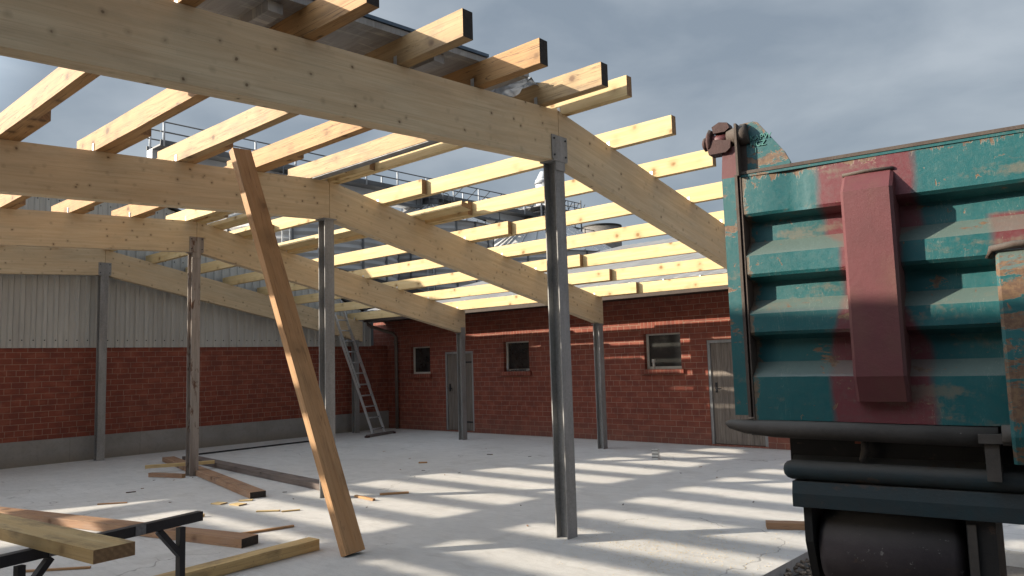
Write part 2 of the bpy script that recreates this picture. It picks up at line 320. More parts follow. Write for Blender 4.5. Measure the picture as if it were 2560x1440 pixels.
def teal(name, maroon=True, dirt=0.0):
    s = NT(name); o = s.map(); xyz = s.sep(s.tc.outputs['Object'])
    f = s.noise(s.map((.7, 1, 1.6)), 5, 8, .72, .3); f2 = s.noise(s.map((1, 1, .35)), 4, 7, .65); f3 = s.noise(o, 30, 5, .7); f4 = s.noise(s.map((.6, 1, 3)), 3, 5, .6)
    c = s.mix(s.ramp(f2, (.35, 0), (.7, 1)), (.006, .078, .086), (.013, .100, .106))
    if maroon:   # the respray patch round the stiffener: its edge is soft
        dx = s.math('ABSOLUTE', s.math('SUBTRACT', xyz[0], .61)); 
        zf = s.ramp(s.math('SUBTRACT', xyz[2], 1.2), (.42, 1.0), (.62, 0.0), (.95, 0), (1.13, 1.0))
        half = s.math('ADD', s.math('MULTIPLY', zf, .085), .145); e = s.math('SUBTRACT', half, dx); e = s.math('ADD', e, s.math('MULTIPLY', s.math('SUBTRACT', f2, .5), .14))
        c = s.mix(s.ramp(s.math('ADD', e, .5), (.49, 0), (.525, 1)), c, (.125, .028, .034))
        dx2 = s.math('ABSOLUTE', s.math('SUBTRACT', xyz[0], 1.36)); dz2 = s.math('ABSOLUTE', s.math('SUBTRACT', xyz[2], 2.10)); e2 = s.math('SUBTRACT', .25, s.math('MAXIMUM', dx2, s.math('MULTIPLY', dz2, 2.2)))
        e2 = s.math('ADD', e2, s.math('MULTIPLY', s.math('SUBTRACT', f2, .5), .1))
        c = s.mix(s.ramp(s.math('ADD', e2, .5), (.49, 0), (.53, 1)), c, (.12, .028, .033))
    # dust on ledges (where dust lies), scratches, rust chips
    g = s.n('ShaderNodeNewGeometry'); nz_ = s.sep(g.outputs['Normal'])[2]
    up = s.ramp(nz_, (.25, 0), (.6, 1)); c = s.mix(s.math('MULTIPLY', up, .6), c, (.13, .135, .11))
    c = s.mix(s.math('MULTIPLY', s.ramp(f3, (.45, 0), (.8, 1)), .25), c, (.06, .10, .09))
    f5 = s.noise(s.map((1.2, 1, .8)), 17, 6, .7, .5)
    chips = s.math('MAXIMUM', s.ramp(f, (.615 - dirt, 0), (.63 - dirt, 1)), s.ramp(f5, (.655 - dirt * .6, 0), (.668 - dirt * .6, 1)))
    zs_ = s.math('ABSOLUTE', s.math('SUBTRACT', xyz[2], 2.50)); edge = s.ramp(s.math('ADD', zs_, s.math('MULTIPLY', s.math('SUBTRACT', f5, .5), .25)), (.03, 0), (.06, 0))
    topw = s.ramp(s.math('ADD', xyz[2], s.math('MULTIPLY', s.math('SUBTRACT', f5, .5), .30)), (0, 0), (1, 0))
    tw = s.math('SUBTRACT', s.math('ADD', xyz[2], s.math('MULTIPLY', s.math('SUBTRACT', f5, .5), .34)), 2.52); chips = s.math('MAXIMUM', chips, s.math('MULTIPLY', s.ramp(tw, (.02, 0), (.035, 1)), 1.0 if maroon else 0.0))
    tl = s.math('SUBTRACT', .035, s.math('ADD', xyz[0], s.math('MULTIPLY', s.math('SUBTRACT', f5, .5), .22))); chips = s.math('MAXIMUM', chips, s.math('MULTIPLY', s.ramp(tl, (.0, 0), (.012, 1)), .8 if maroon else 0.0))
    c = s.mix(chips, c, s.mix(s.ramp(f3, (.4, 0), (.6, 1)), (.17, .105, .06), (.10, .055, .035)))
    sv = s.map((9, 1, 1.3), rot=(0, .5, 0)); vn = s.noise(sv, 6, 3, .5, 1.2); scr = s.ramp(vn, (.492, 0), (.5, 1), (.508, 0))
    c = s.mix(s.math('MULTIPLY', s.math('MULTIPLY', scr, s.ramp(f2, (.5, 0), (.62, 1))), .5), c, (.35, .33, .27))
    # rusty brown grime creeping along seams
    gr = s.ramp(s.math('ADD', f4, s.math('MULTIPLY', f3, .4)), (.78, 0), (.9, 1)); c = s.mix(s.math('MULTIPLY', gr, .6), c, (.15, .12, .085))
    s.bump(s.mix(.4, f3, s.math('SUBTRACT', 1.0, chips)), .35, .004)
    return s.fin(c, s.ramp(f3, (.3, .38), (.7, .6)), 0, .5)
TEAL = teal('scratched_teal_paint'); TEAL2 = teal('scratched_teal_paint_plain', False, .03); TEAL3 = teal('dirty_teal_paint', False, .10)
def maroonm():
    s = NT('dull_maroon_paint'); o = s.map(); f = s.noise(o, 4, 7, .65); f3 = s.noise(o, 32, 5, .7); f2 = s.noise(s.map((1, 1, .5)), 3, 6, .6)
    c = s.mix(s.ramp(f, (.3, 0), (.7, 1)), (.135, .040, .044), (.10, .032, .034)); c = s.mix(s.math('MULTIPLY', s.ramp(f2, (.5, 0), (.72, 1)), .55), c, (.125, .075, .048))
    c = s.mix(s.ramp(f3, (.74, 0), (.77, 1)), c, (.40, .38, .33)); s.bump(f3, .25, .004); return s.fin(c, .5, 0, .45)
MAROON = maroonm()
def grime(name, a, b, sp=(.3, .28, .25), k=.7):
    s = NT(name); o = s.map(); f = s.noise(o, 5, 8, .7); f3 = s.noise(o, 24, 6, .75)
    c = s.mix(s.ramp(f, (.3, 0), (.7, 1)), a, b); g = s.n('ShaderNodeNewGeometry'); up = s.ramp(s.sep(g.outputs['Normal'])[2], (.2, 0), (.8, 1)); c = s.mix(s.math('MULTIPLY', up, .7), c, (.095, .088, .078)); f9 = s.noise(s.map((.8, 1, 1.5)), 6, 8, .75); c = s.mix(s.math('MULTIPLY', s.ramp(f9, (.60, 0), (.64, 1)), .6), c, (.075, .045, .032)); c = s.mix(s.ramp(f3, (k, 0), (k + .03, 1)), c, sp); s.bump(f3, .5, .005); return s.fin(c, .75, .1)
RUSTRIM = grime('rusty_plate_edge', (.095, .075, .06), (.055, .035, .028)); RAILM = grime('greasy_bare_steel', (.085, .073, .063), (.045, .038, .033))
DARKG = grime('black_grime', (.010, .009, .009), (.016, .014, .013), (.03, .028, .026)); ROLLM = grime('worn_dark_brown_rubber', (.050, .038, .040), (.028, .021, .023), (.17, .16, .15), .64)
DTEAL = grime('grimy_dark_teal_steel', (.010, .030, .038), (.024, .025, .026), (.10, .07, .05), .72)
SILO = None
def silom(name, light=(.50, .49, .48), dark=(.36, .35, .34)):
    s = NT(name); f = s.noise(s.map((1, 1, .3)), .5, 6, .6)
    return s.fin(s.mix(s.ramp(f, (.3, 0), (.7, 1)), light, dark), .6, .0)
SILO = silom('corrugated_silo_steel'); SILOR = silom('silo_roof_steel', (.58, .58, .57), (.45, .45, .45)); STEELD = silom('far_catwalk_steel', (.16, .165, .17), (.09, .09, .095))
GIRD = silom('pale_conveyor_cladding', (.55, .57, .60), (.44, .46, .49)); CHIM = grime('stained_concrete_tower', (.34, .31, .28), (.17, .15, .14)); DARKB = silom('dark_roofing', (.035, .033, .033), (.02, .02, .02))
FILM = None
def filmm():
    s = NT('dusty_stretch_film'); v = s.map((.6, 6, 1)); f = s.noise(v, 3, 7, .7, .8); f2 = s.noise(s.map((14, .8, 1), rot=(0, 0, .4)), 2, 4, .6, .5)
    c = s.mix(s.ramp(f, (.3, 0), (.7, 1)), (.20, .18, .165), (.34, .32, .30)); c = s.mix(s.math('MULTIPLY', s.ramp(f2, (.56, 0), (.62, 1)), .5), c, (.55, .50, .42))
    s.bump(f, .5, .01); return s.fin(c, .35, 0, .6)
FILM = filmm(); BLUEST = simple('blue_grey_sheet_edge', (.10, .14, .19), .4, .4, var=.4, scale=20)
def doorm():
    s = NT('weathered_board_door'); xyz = s.sep(s.tc.outputs['Object']); v = s.map((8, 1, .5), rnd=True); f = s.noise(v, 4, 7, .65, .5)
    fl = s.math('FLOOR', s.math('DIVIDE', xyz[0], .105)); wn = s.n('ShaderNodeTexWhiteNoise', noise_dimensions='1D'); s.l(fl, wn.inputs['W'])
    c = s.mix(s.ramp(f, (.32, 0), (.68, 1)), (.23, .195, .165), (.10, .08, .065)); c = s.mix(s.math('MULTIPLY', wn.outputs['Value'], .35), c, (.10, .08, .07))
    s.bump(f, .5, .004); return s.fin(c, .8)
DOORM = doorm()

# ------------------------------------------------------------------ setting: ground, slab
bm = bmesh.new(); box(bm, -400, 400, -400, 400, -.6, -.125); tag(mesh('ground', bm, GROUND), kind='structure')
bm = bmesh.new(); box(bm, -15.83, -2.5, -9, 12.76, -.3, 0)
# rough broken slab edge
tag(mesh('concrete_floor', bm, FLOOR), kind='structure')
bm = bmesh.new(); box(bm, -2.497, 9, 7.25, 12.76, -.3, -.004); tag(mesh('concrete_apron', bm, FLOOR), kind='structure')
bm = bmesh.new()
for i in range(420):
    x = -2.5 + abs(random.gauss(0, .22)); y = random.uniform(4.2, 7.2); r = random.uniform(.008, .03)
    z = -.125 + max(0, .09 - (x + 2.5) * .25) * random.random()
    m4 = Matrix.Translation((x, y, z)) @ Matrix.Rotation(random.random() * 6, 4, 'Z') @ Matrix.Rotation(random.random(), 4, 'X')
    bmesh.ops.create_icosphere(bm, subdivisions=1, radius=r, matrix=m4 @ Matrix.Diagonal((1.4, 1, .6, 1)))
tag(mesh('rubble', bm, simple('earthy_rubble', (.26, .20, .15), .9, var=.5, scale=12, bump=.4)), 'loose earth and mortar crumbs heaped along the broken edge of the concrete slab', 'rubble', kind='stuff')

# ------------------------------------------------------------------ building on the left (wall with white sheet)
XA = -15.83; YB = 12.76
hA = empty('warehouse', (XA, 5.2, 0)); tag(hA, 'long warehouse with red brick base and white profiled sheet gable on the left', 'building')
def off(bm, x, y, z=0):
    bmesh.ops.translate(bm, verts=bm.verts, vec=(-x, -y, -z)); return bm
PEAK = (5.2, 5.74); SL = .405
def ztop(y): return PEAK[1] - SL * abs(y - PEAK[0])
bm = bmesh.new(); box(bm, -.3, 0, -9, 7.555, .449, 2.14); o = mesh('brick_wall', bm, BRICK_A, hA)
bm = bmesh.new(); box(bm, -.3, .035, -9, 7.555, -.3, .449); mesh('plinth', bm, PLINTH, hA, bev=.006)
# trapezoidal sheet
bm = bmesh.new(); pitch = .183; y = -7.0; pts = []
while y < 7.0:
    pts += [(0, y), (0, y + .07), (.032, y + .092), (.032, y + .15), (0, y + .172)]; y += pitch
pts = [(a, b) for a, b in pts if b < 7.0]
lo = []; hi = []
for a, b in pts:
    zt = ztop(b + 5.2); lo.append(bm.verts.new((.012 + a, b, 2.12))); hi.append(bm.verts.new((.012 + a, b, zt)))
for i in range(len(pts) - 1): bm.faces.new((lo[i], lo[i + 1], hi[i + 1], hi[i]))
sh = mesh('profiled_sheet', bm, SHEET, hA)
bm = bmesh.new()
for k, b in enumerate([p for p in pts if p[0] > 0][::2]):
    for zz in (2.26, 3.9, 4.9):
        if zz < ztop(b[1] + 5.2) - .1: bmesh.ops.create_uvsphere(bm, u_segments=8, v_segments=5, radius=.012, matrix=Matrix.Translation((.047, b[1] + .03, zz)))
o = mesh('screw', bm, BLACKP, sh); o['kind'] = 'stuff'
bm = bmesh.new(); box(bm, -.29, .01, -9, 7.0, 2.14, 2.6); mesh('wall_core', bm, SHEET, hA)
bm = bmesh.new(); prism(bm, [(-12 + 5, 2.15), (7, 2.15), (7, ztop(12.2) - .02), (0, PEAK[1] - .02), (-7, ztop(-1.8) - .02)], 'x', -20, -.02); mesh('gable_body', bm, SHEET, hA)
bm = bmesh.new()
for sgn in (-1, 1):
    A = Vector((0, 0, PEAK[1] + .03)); B = Vector((0, sgn * 7.15, PEAK[1] + .03 - SL * 7.15))
    for x0, x1 in ((-20.2, .10),):
        v = [bm.verts.new((x, p.y, p.z + t)) for x in (x0, x1) for p in (A, B) for t in (0, .05)]
        for f in ((0, 1, 3, 2), (4, 6, 7, 5), (0, 4, 5, 1), (2, 3, 7, 6), (0, 2, 6, 4), (1, 5, 7, 3)): bm.faces.new([v[i] for i in f])
mesh('roof', bm, DARKB, hA)

# ------------------------------------------------------------------ low brick building at the back
hB = empty('stable_block', (-10, YB, 0)); tag(hB, 'low red brick building with small windows, board doors and grey sheet roof across the back', 'building')
openings = [(-14.89, -14.16, 1.38, 2.06), (-11.69, -10.93, 1.40, 2.065), (-7.99, -7.19, 1.39, 2.07), (-13.63, -12.67, .03, 1.90), (-6.66, -5.60, .03, 1.90)]
def wall_with_holes(x0, x1, z0, z1, holes, d):
    bm = bmesh.new(); xs = sorted({x0, x1, *[h[0] for h in holes], *[h[1] for h in holes]}); zs = sorted({z0, z1, *[h[2] for h in holes], *[h[3] for h in holes]})
    vd = {}
    def V(x, z, yy=0):
        k = (round(x, 4), yy, round(z, 4))
        if k not in vd: vd[k] = bm.verts.new((x, yy, z))
        return vd[k]
    for i in range(len(xs) - 1):
        for j in range(len(zs) - 1):
            cx = (xs[i] + xs[i + 1]) / 2; cz = (zs[j] + zs[j + 1]) / 2
            if any(h[0] < cx < h[1] and h[2] < cz < h[3] for h in holes): continue
            bm.faces.new((V(xs[i], zs[j]), V(xs[i + 1], zs[j]), V(xs[i + 1], zs[j + 1]), V(xs[i], zs[j + 1])))
    for a, b, c, e in holes:
        xq = [x for x in xs if a <= x <= b]; zq = [z for z in zs if c <= z <= e]
        for p, q in zip(xq, xq[1:]):
            for zz in (c, e): bm.faces.new((V(p, zz), V(q, zz), V(q, zz, d), V(p, zz, d)))
        for p, q in zip(zq, zq[1:]):
            for xx in (a, b): bm.faces.new((V(xx, p), V(xx, q), V(xx, q, d), V(xx, p, d)))
    return bm
bm = wall_with_holes(-6.4, 18, -.3, 2.76, [(a + 10, b + 10, c, e) for a, b, c, e in openings], .24)
mesh('facade', bm, BRICK_B, hB)
bm = bmesh.new(); box(bm, -5.8, 18, .25, 11, -.3, 3.0); mesh('building_core', bm, DARKB, hB)
wlab = [(0, 'plain'), (1, 'b'), (2, 'c')]
for i, (a, b, c, e) in enumerate(openings[:3]):
    a += 10; b += 10
    f = .05
    bm = bmesh.new(); box(bm, a + .001, b - .001, .09, .14, c + .001, c + f); box(bm, a + .001, b - .001, .09, .14, e - .03, e - .001); box(bm, a + .001, a + f, .09, .14, c + f, e - .03); box(bm, b - .02, b - .001, .09, .14, c + f, e - .03)
    w_ = mesh('window', bm, WHITEP, hB, bev=.004)
    bm = bmesh.new(); box(bm, a + f - .005, b - .015, .115, .125, c + f - .005, e - .025); mesh('pane', bm, GLASS, w_)
    bm = bmesh.new(); box(bm, a - .06, b + .08, -.004, .05, e, e + .24); mesh('lintel', bm, SOLDIER, w_)
    bm = bmesh.new(); box(bm, a - .06, b + .06, -.05, .088, c - .085, c - .002)
    mesh('sill', bm, SOLDIER, w_, bev=.004)
for i, (a, b, c, e) in enumerate(openings[3:]):
    a += 10; b += 10
    bm = bmesh.new(); n = int((b - a - .12) / .105)
    for k in range(n + 1):
        x0 = a + .06 + k * .105; x1 = min(x0 + .101, b - .06)
        if x1 - x0 > .02: box(bm, x0, x1, .03 + random.uniform(0, .004), .06, c + .01, e - .06)
    d_ = mesh('door', bm, DOORM, hB, bev=.003)
    bm = bmesh.new(); box(bm, a + .002, a + .055, .01, .09, c, e - .002); box(bm, b - .055, b - .002, .01, .09, c, e - .002); box(bm, a + .055, b - .055, .01, .09, e - .056, e - .002)
    mesh('door_frame', bm, GALV, d_, bev=.003)
    bm = bmesh.new(); hx = a + .14; box(bm, hx - .02, hx + .02, .018, .028, c + .92, c + 1.1); tube(bm, [(hx, .02, 1.03), (hx, -.03, 1.03), (hx + .12, -.03, 1.02)], .009, 8)
    mesh('handle', bm, BLACKM, d_)
    bm = bmesh.new()
    bm.free()
    for zz in (.22, 1.62):
        bm = bmesh.new(); box(bm, b - .3, b - .07, .02, .029, zz, zz + .035); mesh('hinge', bm, BLACKM, d_)
# roof + gutter
bm = bmesh.new(); s0 = .235
for a, b, zb in ((-.80, 11.5, 3.0),):
    n = 150
    x0 = -5.95; x1 = 18.3; rows = []
    for t in (0, 1):
        rows.append([bm.verts.new((x0 + (x1 - x0) * k / n, a + (b - a) * t, zb + s0 * (b - a) * t + (.02 if k % 2 else 0))) for k in range(n + 1)])
    low_ = [bm.verts.new((v.co.x, v.co.y, v.co.z - .07)) for v in rows[0]]; low2 = [bm.verts.new((v.co.x, v.co.y, v.co.z - .07)) for v in rows[1]]
    for k in range(n):
        bm.faces.new((rows[0][k], rows[0][k + 1], rows[1][k + 1], rows[1][k])); bm.faces.new((low_[k], low_[k + 1], rows[0][k + 1], rows[0][k])); bm.faces.new((low2[k], low2[k + 1], low_[k + 1], low_[k]))
    bm.faces.new((rows[0][0], rows[1][0], low2[0], low_[0]))
mesh('roof', bm, ROOFB, hB)
bm = bmesh.new(); box(bm, -6.0, 18, -.76, -.735, 2.73, 2.985); box(bm, -6.0, 18, -.735, .2, 2.765, 2.80); mesh('eaves_board', bm, simple('dark_brown_fascia', (.055, .035, .025), .7, var=.4), hB)
bm = bmesh.new()
for k in range(10):
    a0 = math.pi + math.pi * k / 9
seg = [(-.83 + .065 * math.cos(math.pi + math.pi * k / 10) , 2.99 + .065 * math.sin(math.pi + math.pi * k / 10)) for k in range(11)]
seg2 = [(u * 1.0, v + .004) for u, v in seg]
A = [[bm.verts.new((x, u, v)) for u, v in seg] for x in (-5.9, 18)]
for k in range(10): bm.faces.new((A[0][k], A[0][k + 1], A[1][k + 1], A[1][k]))
g_ = mesh('gutter', bm, simple('brown_zinc', (.075, .06, .05), .6, .3, var=.4), hB)
for k in range(24):
    x = -5.6 + k * .72; bm = bmesh.new(); bar(bm, (x, -.905, 2.995), (x, -.765, 3.0), .03, .008); bar(bm, (x, -.905, 2.995), (x, -.905, 2.92), .03, .008, up=(0, 1, 0)); bar(bm, (x, -.905, 2.915), (x, -.775, 2.91), .03, .008)
    mesh('gutter_bracket', bm, GALVB, g_)
bm = bmesh.new(); tube(bm, [(-5.86, -.83, 2.95), (-5.86, -.80, 2.80), (-5.78, -.55, 2.62), (-5.45, -.12, 2.44), (-5.38, -.075, 2.34), (-5.38, -.07, -.02)], .042, 14)
box(bm, -5.44, -5.32, -.12, 0, 1.2, 1.215); box(bm, -5.44, -5.32, -.12, 0, 2.2, 2.215)
mesh('downpipe', bm, simple('dull_grey_downpipe', (.17, .135, .115), .6, .2, var=.3), hB)
# things on the sills
bm = bmesh.new(); tube(bm, [(0, 0, 0), (0, 0, .13), (0, 0, .16), (0, 0, .2)], [.028, .028, .011, .011], 12)
tag(mesh('bottle', bm, simple('clear_dirty_plastic', (.42, .42, .42), .25, var=.3), loc=(-11.6, YB + .03, 1.398)), 'small clear bottle standing in the left corner of the middle window sill', 'bottle')
bm = bmesh.new()
for k in range(9):
    a = random.random() * 6; x = k * .05; bar(bm, (x, 0, .012 + (k % 3) * .012), (x + .16 * math.cos(a), .05 * math.sin(a), .02 + (k % 2) * .02), .018, .016)
    tube(bm, [(x, .02, .02), (x + .05, -.02, .03)], .016, 8)
tag(mesh('tool_pile', bm, simple('dark_tools', (.08, .08, .09), .5, .3, var=.6), loc=(-11.47, YB - .012, 1.398)), 'pile of dark hand tools lying along the middle window sill', 'tools')
bm = bmesh.new(); tube(bm, [(0, 0, 0), (0, 0, .02)], .03, 10); tube(bm, [(0, 0, .02), (0, 0, .13)], .024, 10); box(bm, -.03, .03, -.02, .02, .13, .19)
tag(mesh('work_glove', bm, simple('pale_rag', (.50, .45, .40), .9, var=.3, bump=.4), bev=.008, loc=(-7.78, YB - .01, 1.39)), 'crumpled pale work glove propped on the sill of the largest window', 'glove')

# ------------------------------------------------------------------ portal frames
XF = [-4.424, -8.158, -11.762, -15.5]; YP = 5.618; ZT = 3.986; DEP = .49; SLL = .0512; SLR = .2101; BW = .14
ordn = ['nearest', 'second', 'third', 'farthest']
def zL(y): return ZT - SLL * (YP - y)
def zR(y): return ZT - SLR * (y - YP)
def slab_beam(name, y0, z0, y1, z1, dep, x, mat, parent=None, plumb=True):
    """glulam in plane x=const, local x axis along the beam"""
    L_ = math.hypot(y1 - y0, z1 - z0); ang = math.atan2(z1 - z0, y1 - y0)
    bm = bmesh.new(); dv = dep * math.cos(ang); t = math.tan(ang) * dep * math.cos(ang)
    # local: x along, z perpendicular; ends cut plumb
    k = dep * math.cos(ang); e = dep * math.sin(ang)
    poly = [(0, 0), (L_, 0), (L_ - e, -k), (-e, -k)]
    prism(bm, poly, 'y', -BW / 2, BW / 2)
    o = mesh(name, bm, mat, parent, bev=.004)
    o.matrix_basis = Matrix.Translation((x, y0, z0)) @ Matrix.Rotation(math.pi / 2, 4, 'Z') @ Matrix.Rotation(-ang, 4, 'Y')
    return o
def hpost(h, f=.14, t=.011, tw=.008):
    bm = bmesh.new(); box(bm, -f / 2, -f / 2 + t, -f / 2, f / 2, 0, h); box(bm, f / 2 - t, f / 2, -f / 2, f / 2, 0, h); box(bm, -f / 2 + t, f / 2 - t, -tw / 2, tw / 2, 0, h)
    return bm
YE = 11.57
for k, x in enumerate(XF):
    y0_ = .75 if k == 0 else -7.5
    o = slab_beam('glulam_beam', y0_, zL(y0_), YP - .003, ZT, DEP, x, W_GLU)
    tag(o, ['deep spruce glulam beam crossing the top left, nearest the camera', 'spruce glulam beam left of the kink above the second post, partly behind the leaning timber', 'spruce glulam beam left of the kink above the rusty brown post', 'farthest spruce glulam beam left of the kink, in front of the white sheet wall'][k], 'beam')
    ye = YE + (.0 if k < 3 else .1)
    o = slab_beam('glulam_beam', YP + .003, ZT, ye, zR(ye), DEP, x, W_GLU)
    tag(o, ['sloping glulam beam running down from the nearest post behind the green container', 'sloping glulam beam from the second post down to the post between middle and large window', 'sloping glulam beam from the rusty post down to the post beside the left board door', 'sloping glulam beam lowest along the white sheet wall, ending at the ladder'][k], 'beam')
    hp = ZT - DEP
    t = empty('steel_post', (x, YP - .005, 0))
    pm = RUSTY if k == 2 else GALV
    tag(t, ['nearest galvanised steel H post, in the middle under the beam kink', 'galvanised steel H post behind the leaning timber, sun strip on its web', 'rusty brown steel H post standing beside offcuts on the floor', 'grey steel H post closest to the plinth of the white sheet wall'][k], 'post')
    mesh('shaft', hpost(hp - .015), pm, t, bev=.003)
    bm = bmesh.new(); box(bm, -.09, .09, -.1, .1, hp - .0148, hp - .002); mesh('top_plate', bm, pm, t, bev=.002)
    if k != 1:
        bm = bmesh.new(); x0 = BW / 2 + .002; prism(bm, [(-.07, hp - .10), (.07, hp - .10), (.07, hp), (.115, hp + .0), (.115, hp + .235), (-.115, hp + .235), (-.115, hp + .0), (-.07, hp)], 'x', x0, x0 + .01)
        pl = mesh('splice_plate', bm, RUSTY if k == 2 else GALV, t, bev=.002)
        for yy in (-.085, .085):
            for zz in (.04, .2):
                bm = bmesh.new(); tube(bm, [(x0 + .01, yy, hp + zz), (x0 + .018, yy, hp + zz)], .010, 6); mesh('bolt', bm, BLACKM, pl)
    # posts at the brick wall
    if k == 0: continue
    yb = 11.49; h2 = zR(yb) - DEP * 1.0 - .012
    t = empty('steel_post', (x, yb, 0))
    tag(t, ['grey steel post at the back wall, hidden behind the green container', 'grey steel H post before the brick wall, between the middle and the largest window', 'grey steel post partly covering the left board door', 'grey steel post in the dark corner behind the ladder'][k], 'post')
    mesh('shaft', hpost(h2, .13), GALV, t, bev=.003)
    bm = bmesh.new(); box(bm, -.085, .085, -.09, .075, h2, h2 + .01); mesh('top_plate', bm, GALV, t, bev=.002)
    if k == 2:
        bm = bmesh.new(); box(bm, .068, .078, -.06, .06, h2 - .12, h2 + .13); mesh('fixing_plate', bm, GALV, t)

# ------------------------------------------------------------------ purlins
def timber(name, A, B, w, h, mat, label=None, cat=None, group=None, up=(0, 0, 1), endmat=W_END, wob=.0, parent=None, bev=.003, seg=10):
    A = Vector(A); B = Vector(B); x, y, z = basis(B - A, Vector(up)); L_ = (B - A).length
    bm = bmesh.new(); rings = []
    ph = random.random() * 6
    for i in range(seg + 1):
        t = i / seg; oy = wob * math.sin(ph + t * 4); oz = wob * .6 * math.cos(ph * 2 + t * 5); e = [random.uniform(-1, 1) * wob * .5 for _ in range(4)]
        rings.append([bm.verts.new((t * L_, a * w / 2 + oy, b * h / 2 + oz + e[j])) for j, (a, b) in enumerate(((-1, -1), (1, -1), (1, 1), (-1, 1)))])
    for a, b in zip(rings, rings[1:]):
        for j in range(4): bm.faces.new((a[j], a[(j + 1) % 4], b[(j + 1) % 4], b[j]))
    f1 = bm.faces.new(rings[0][::-1]); f2 = bm.faces.new(rings[-1])
    bmesh.ops.bevel(bm, geom=[e for e in bm.edges if len(e.link_faces) == 2 and e.calc_face_angle(0) > .8], offset=bev, segments=2, profile=.6, affect='EDGES')
    for f in bm.faces:
        if abs(f.normal.x) > .95 or f.calc_center_median().x < .0005 or f.calc_center_median().x > L_ - .0005: f.material_index = 1
    o = mesh(name, bm, [mat, endmat], parent)
    for f in o.data.polygons:
        if abs(f.normal.x) > .95: f.material_index = 1
    Mx = Matrix((x, y, z)).transposed().to_4x4(); Mx.translation = A; o.matrix_basis = Mx
    if label: tag(o, label, cat, group)
    return o
ORD = ['first', 'second', 'third', 'fourth', 'fifth', 'sixth', 'seventh', 'eighth', 'ninth', 'tenth']
LY = [5.44, 4.60, 3.76, 2.92, 2.07, 1.23, .39, -.45, -1.29, -2.13]          # +y faces, left slope, from the kink
RY = [5.76 + .825 * k for k in range(8)]     # +y faces, right slope
def hanger(x, y, z, sgn=1):
    """small angle bracket screwed to purlin face and beam"""
    return (x, y, z)
def bracket(parent, x, y, z):
    bm = bmesh.new(); box(bm, -.02, .02, -.004, 0, -.03, .085); box(bm, -.02, .02, -.045, -.004, -.004, 0)
    o = mesh('angle_bracket', bm, GALVB, parent); o.matrix_world = Matrix.Translation((x, y, z)); 
    o.matrix_parent_inverse = parent.matrix_basis.inverted(); o.matrix_basis = Matrix.Translation((x, y, z)) @ Matrix.Scale(.9, 4)
    return o
OH = .205; NH = .187
for i, y in enumerate(LY):
    zb = zL(y) + .002; w_ = .10
    A = (-8.6, y - w_ / 2, zb + OH / 2); B = (-3.65, y - w_ / 2, zb + OH / 2)
    m = W_OLD2 if i in (0, 2) else W_OLD
    if i < 6:
        t = timber('roof_purlin', A, B, w_, OH, m, ['old brown purlin above the metal channel, last before the kink, with a crooked lower edge', 'old brown purlin with dark end, just right of the leaning timber top', 'old pale brown purlin resting on the top end of the leaning timber', 'old orange purlin cracked along its length, dark end at the top picture edge', 'old orange purlin at the top edge, its near end out of the picture'][i] if i < 5 else 'old brown purlin over the nearest bay, leftmost one', 'purlin', 'old brown purlins over the nearest bay', endmat=W_ENDDARK, wob=.004)
        bracket(t, XF[0] + .03, y - w_, zb); bracket(t, XF[1] + .03, y - w_, zb)
        if i == 0: pass
    # second bay, lapped on the far side
    A = (-12.45, y + w_ / 2 + .003, zb + OH / 2); B = (-7.25, y + w_ / 2 + .003, zb + OH / 2)
    if i > 0:
        t = timber('roof_purlin', A, B, w_, OH, W_OLD, 'brown purlin over the second bay, %s left of the kink' % ORD[i], 'purlin', 'brown purlins over the second bay', endmat=W_END, wob=.004)
        bracket(t, XF[2] + .03, y, zb)
for i, y in enumerate(LY):
    zb = zL(y) + .002
    if i == 0:
        t = timber('roof_purlin', (-12.45, y + .053, zb + NH / 2), (-7.6, y + .053, zb + NH / 2), .08, NH, W_NEW, 'brown purlin over the second bay, first left of the kink', 'purlin', 'brown purlins over the second bay')
        bracket(t, XF[2] + .03, y + .013, zb)
    timber('roof_purlin', (-15.75, y + .155, zb + NH / 2), (-11.3, y + .155, zb + NH / 2), .08, NH, W_OLD, 'shaded brown purlin over the farthest bay, %s left of the kink' % ORD[i], 'purlin', 'brown purlins over the farthest bay', endmat=W_END)
for k, y in enumerate(RY):
    zb = zR(y) + .002; w_ = .08
    t = timber('roof_purlin', (-9.0, y - w_ / 2, zb + NH / 2), (-3.64 + (.03 if k == 0 else 0), y - w_ / 2, zb + NH / 2), w_, NH, W_NEW, 'fresh yellow purlin over the nearest bay, %s down slope from the beam kink' % ORD[k], 'purlin', 'fresh yellow purlins over the nearest bay')
    bracket(t, XF[0] + .035, y - w_, zb)
    t = timber('roof_purlin', (-12.8, y - w_ * 1.5 - .003, zb + NH / 2 + .006), (-7.22 + random.uniform(-.02, .02), y - w_ * 1.5 - .003, zb + NH / 2 + .006), w_, NH, W_NEW, 'fresh yellow purlin over the second bay, %s down slope from the kink' % ORD[k], 'purlin', 'fresh yellow purlins over the second bay')
    bracket(t, XF[2] + .035, y - w_ * 2 - .003, zb); bracket(t, XF[1] + .035, y - w_ * 2 - .003, zb)
    t = timber('roof_purlin', (-15.76, y - w_ * .5 + .003, zb + NH / 2 + .003), (-10.98 + random.uniform(-.1, .1), y - w_ * .5 + .003, zb + NH / 2 + .003), w_, NH, W_NEW, 'shaded yellow purlin over the farthest bay, %s down slope from the kink' % ORD[k], 'purlin', 'yellow purlins over the farthest bay')
    if k == 7: bracket(t, XF[3] + .035, y - w_, zb)
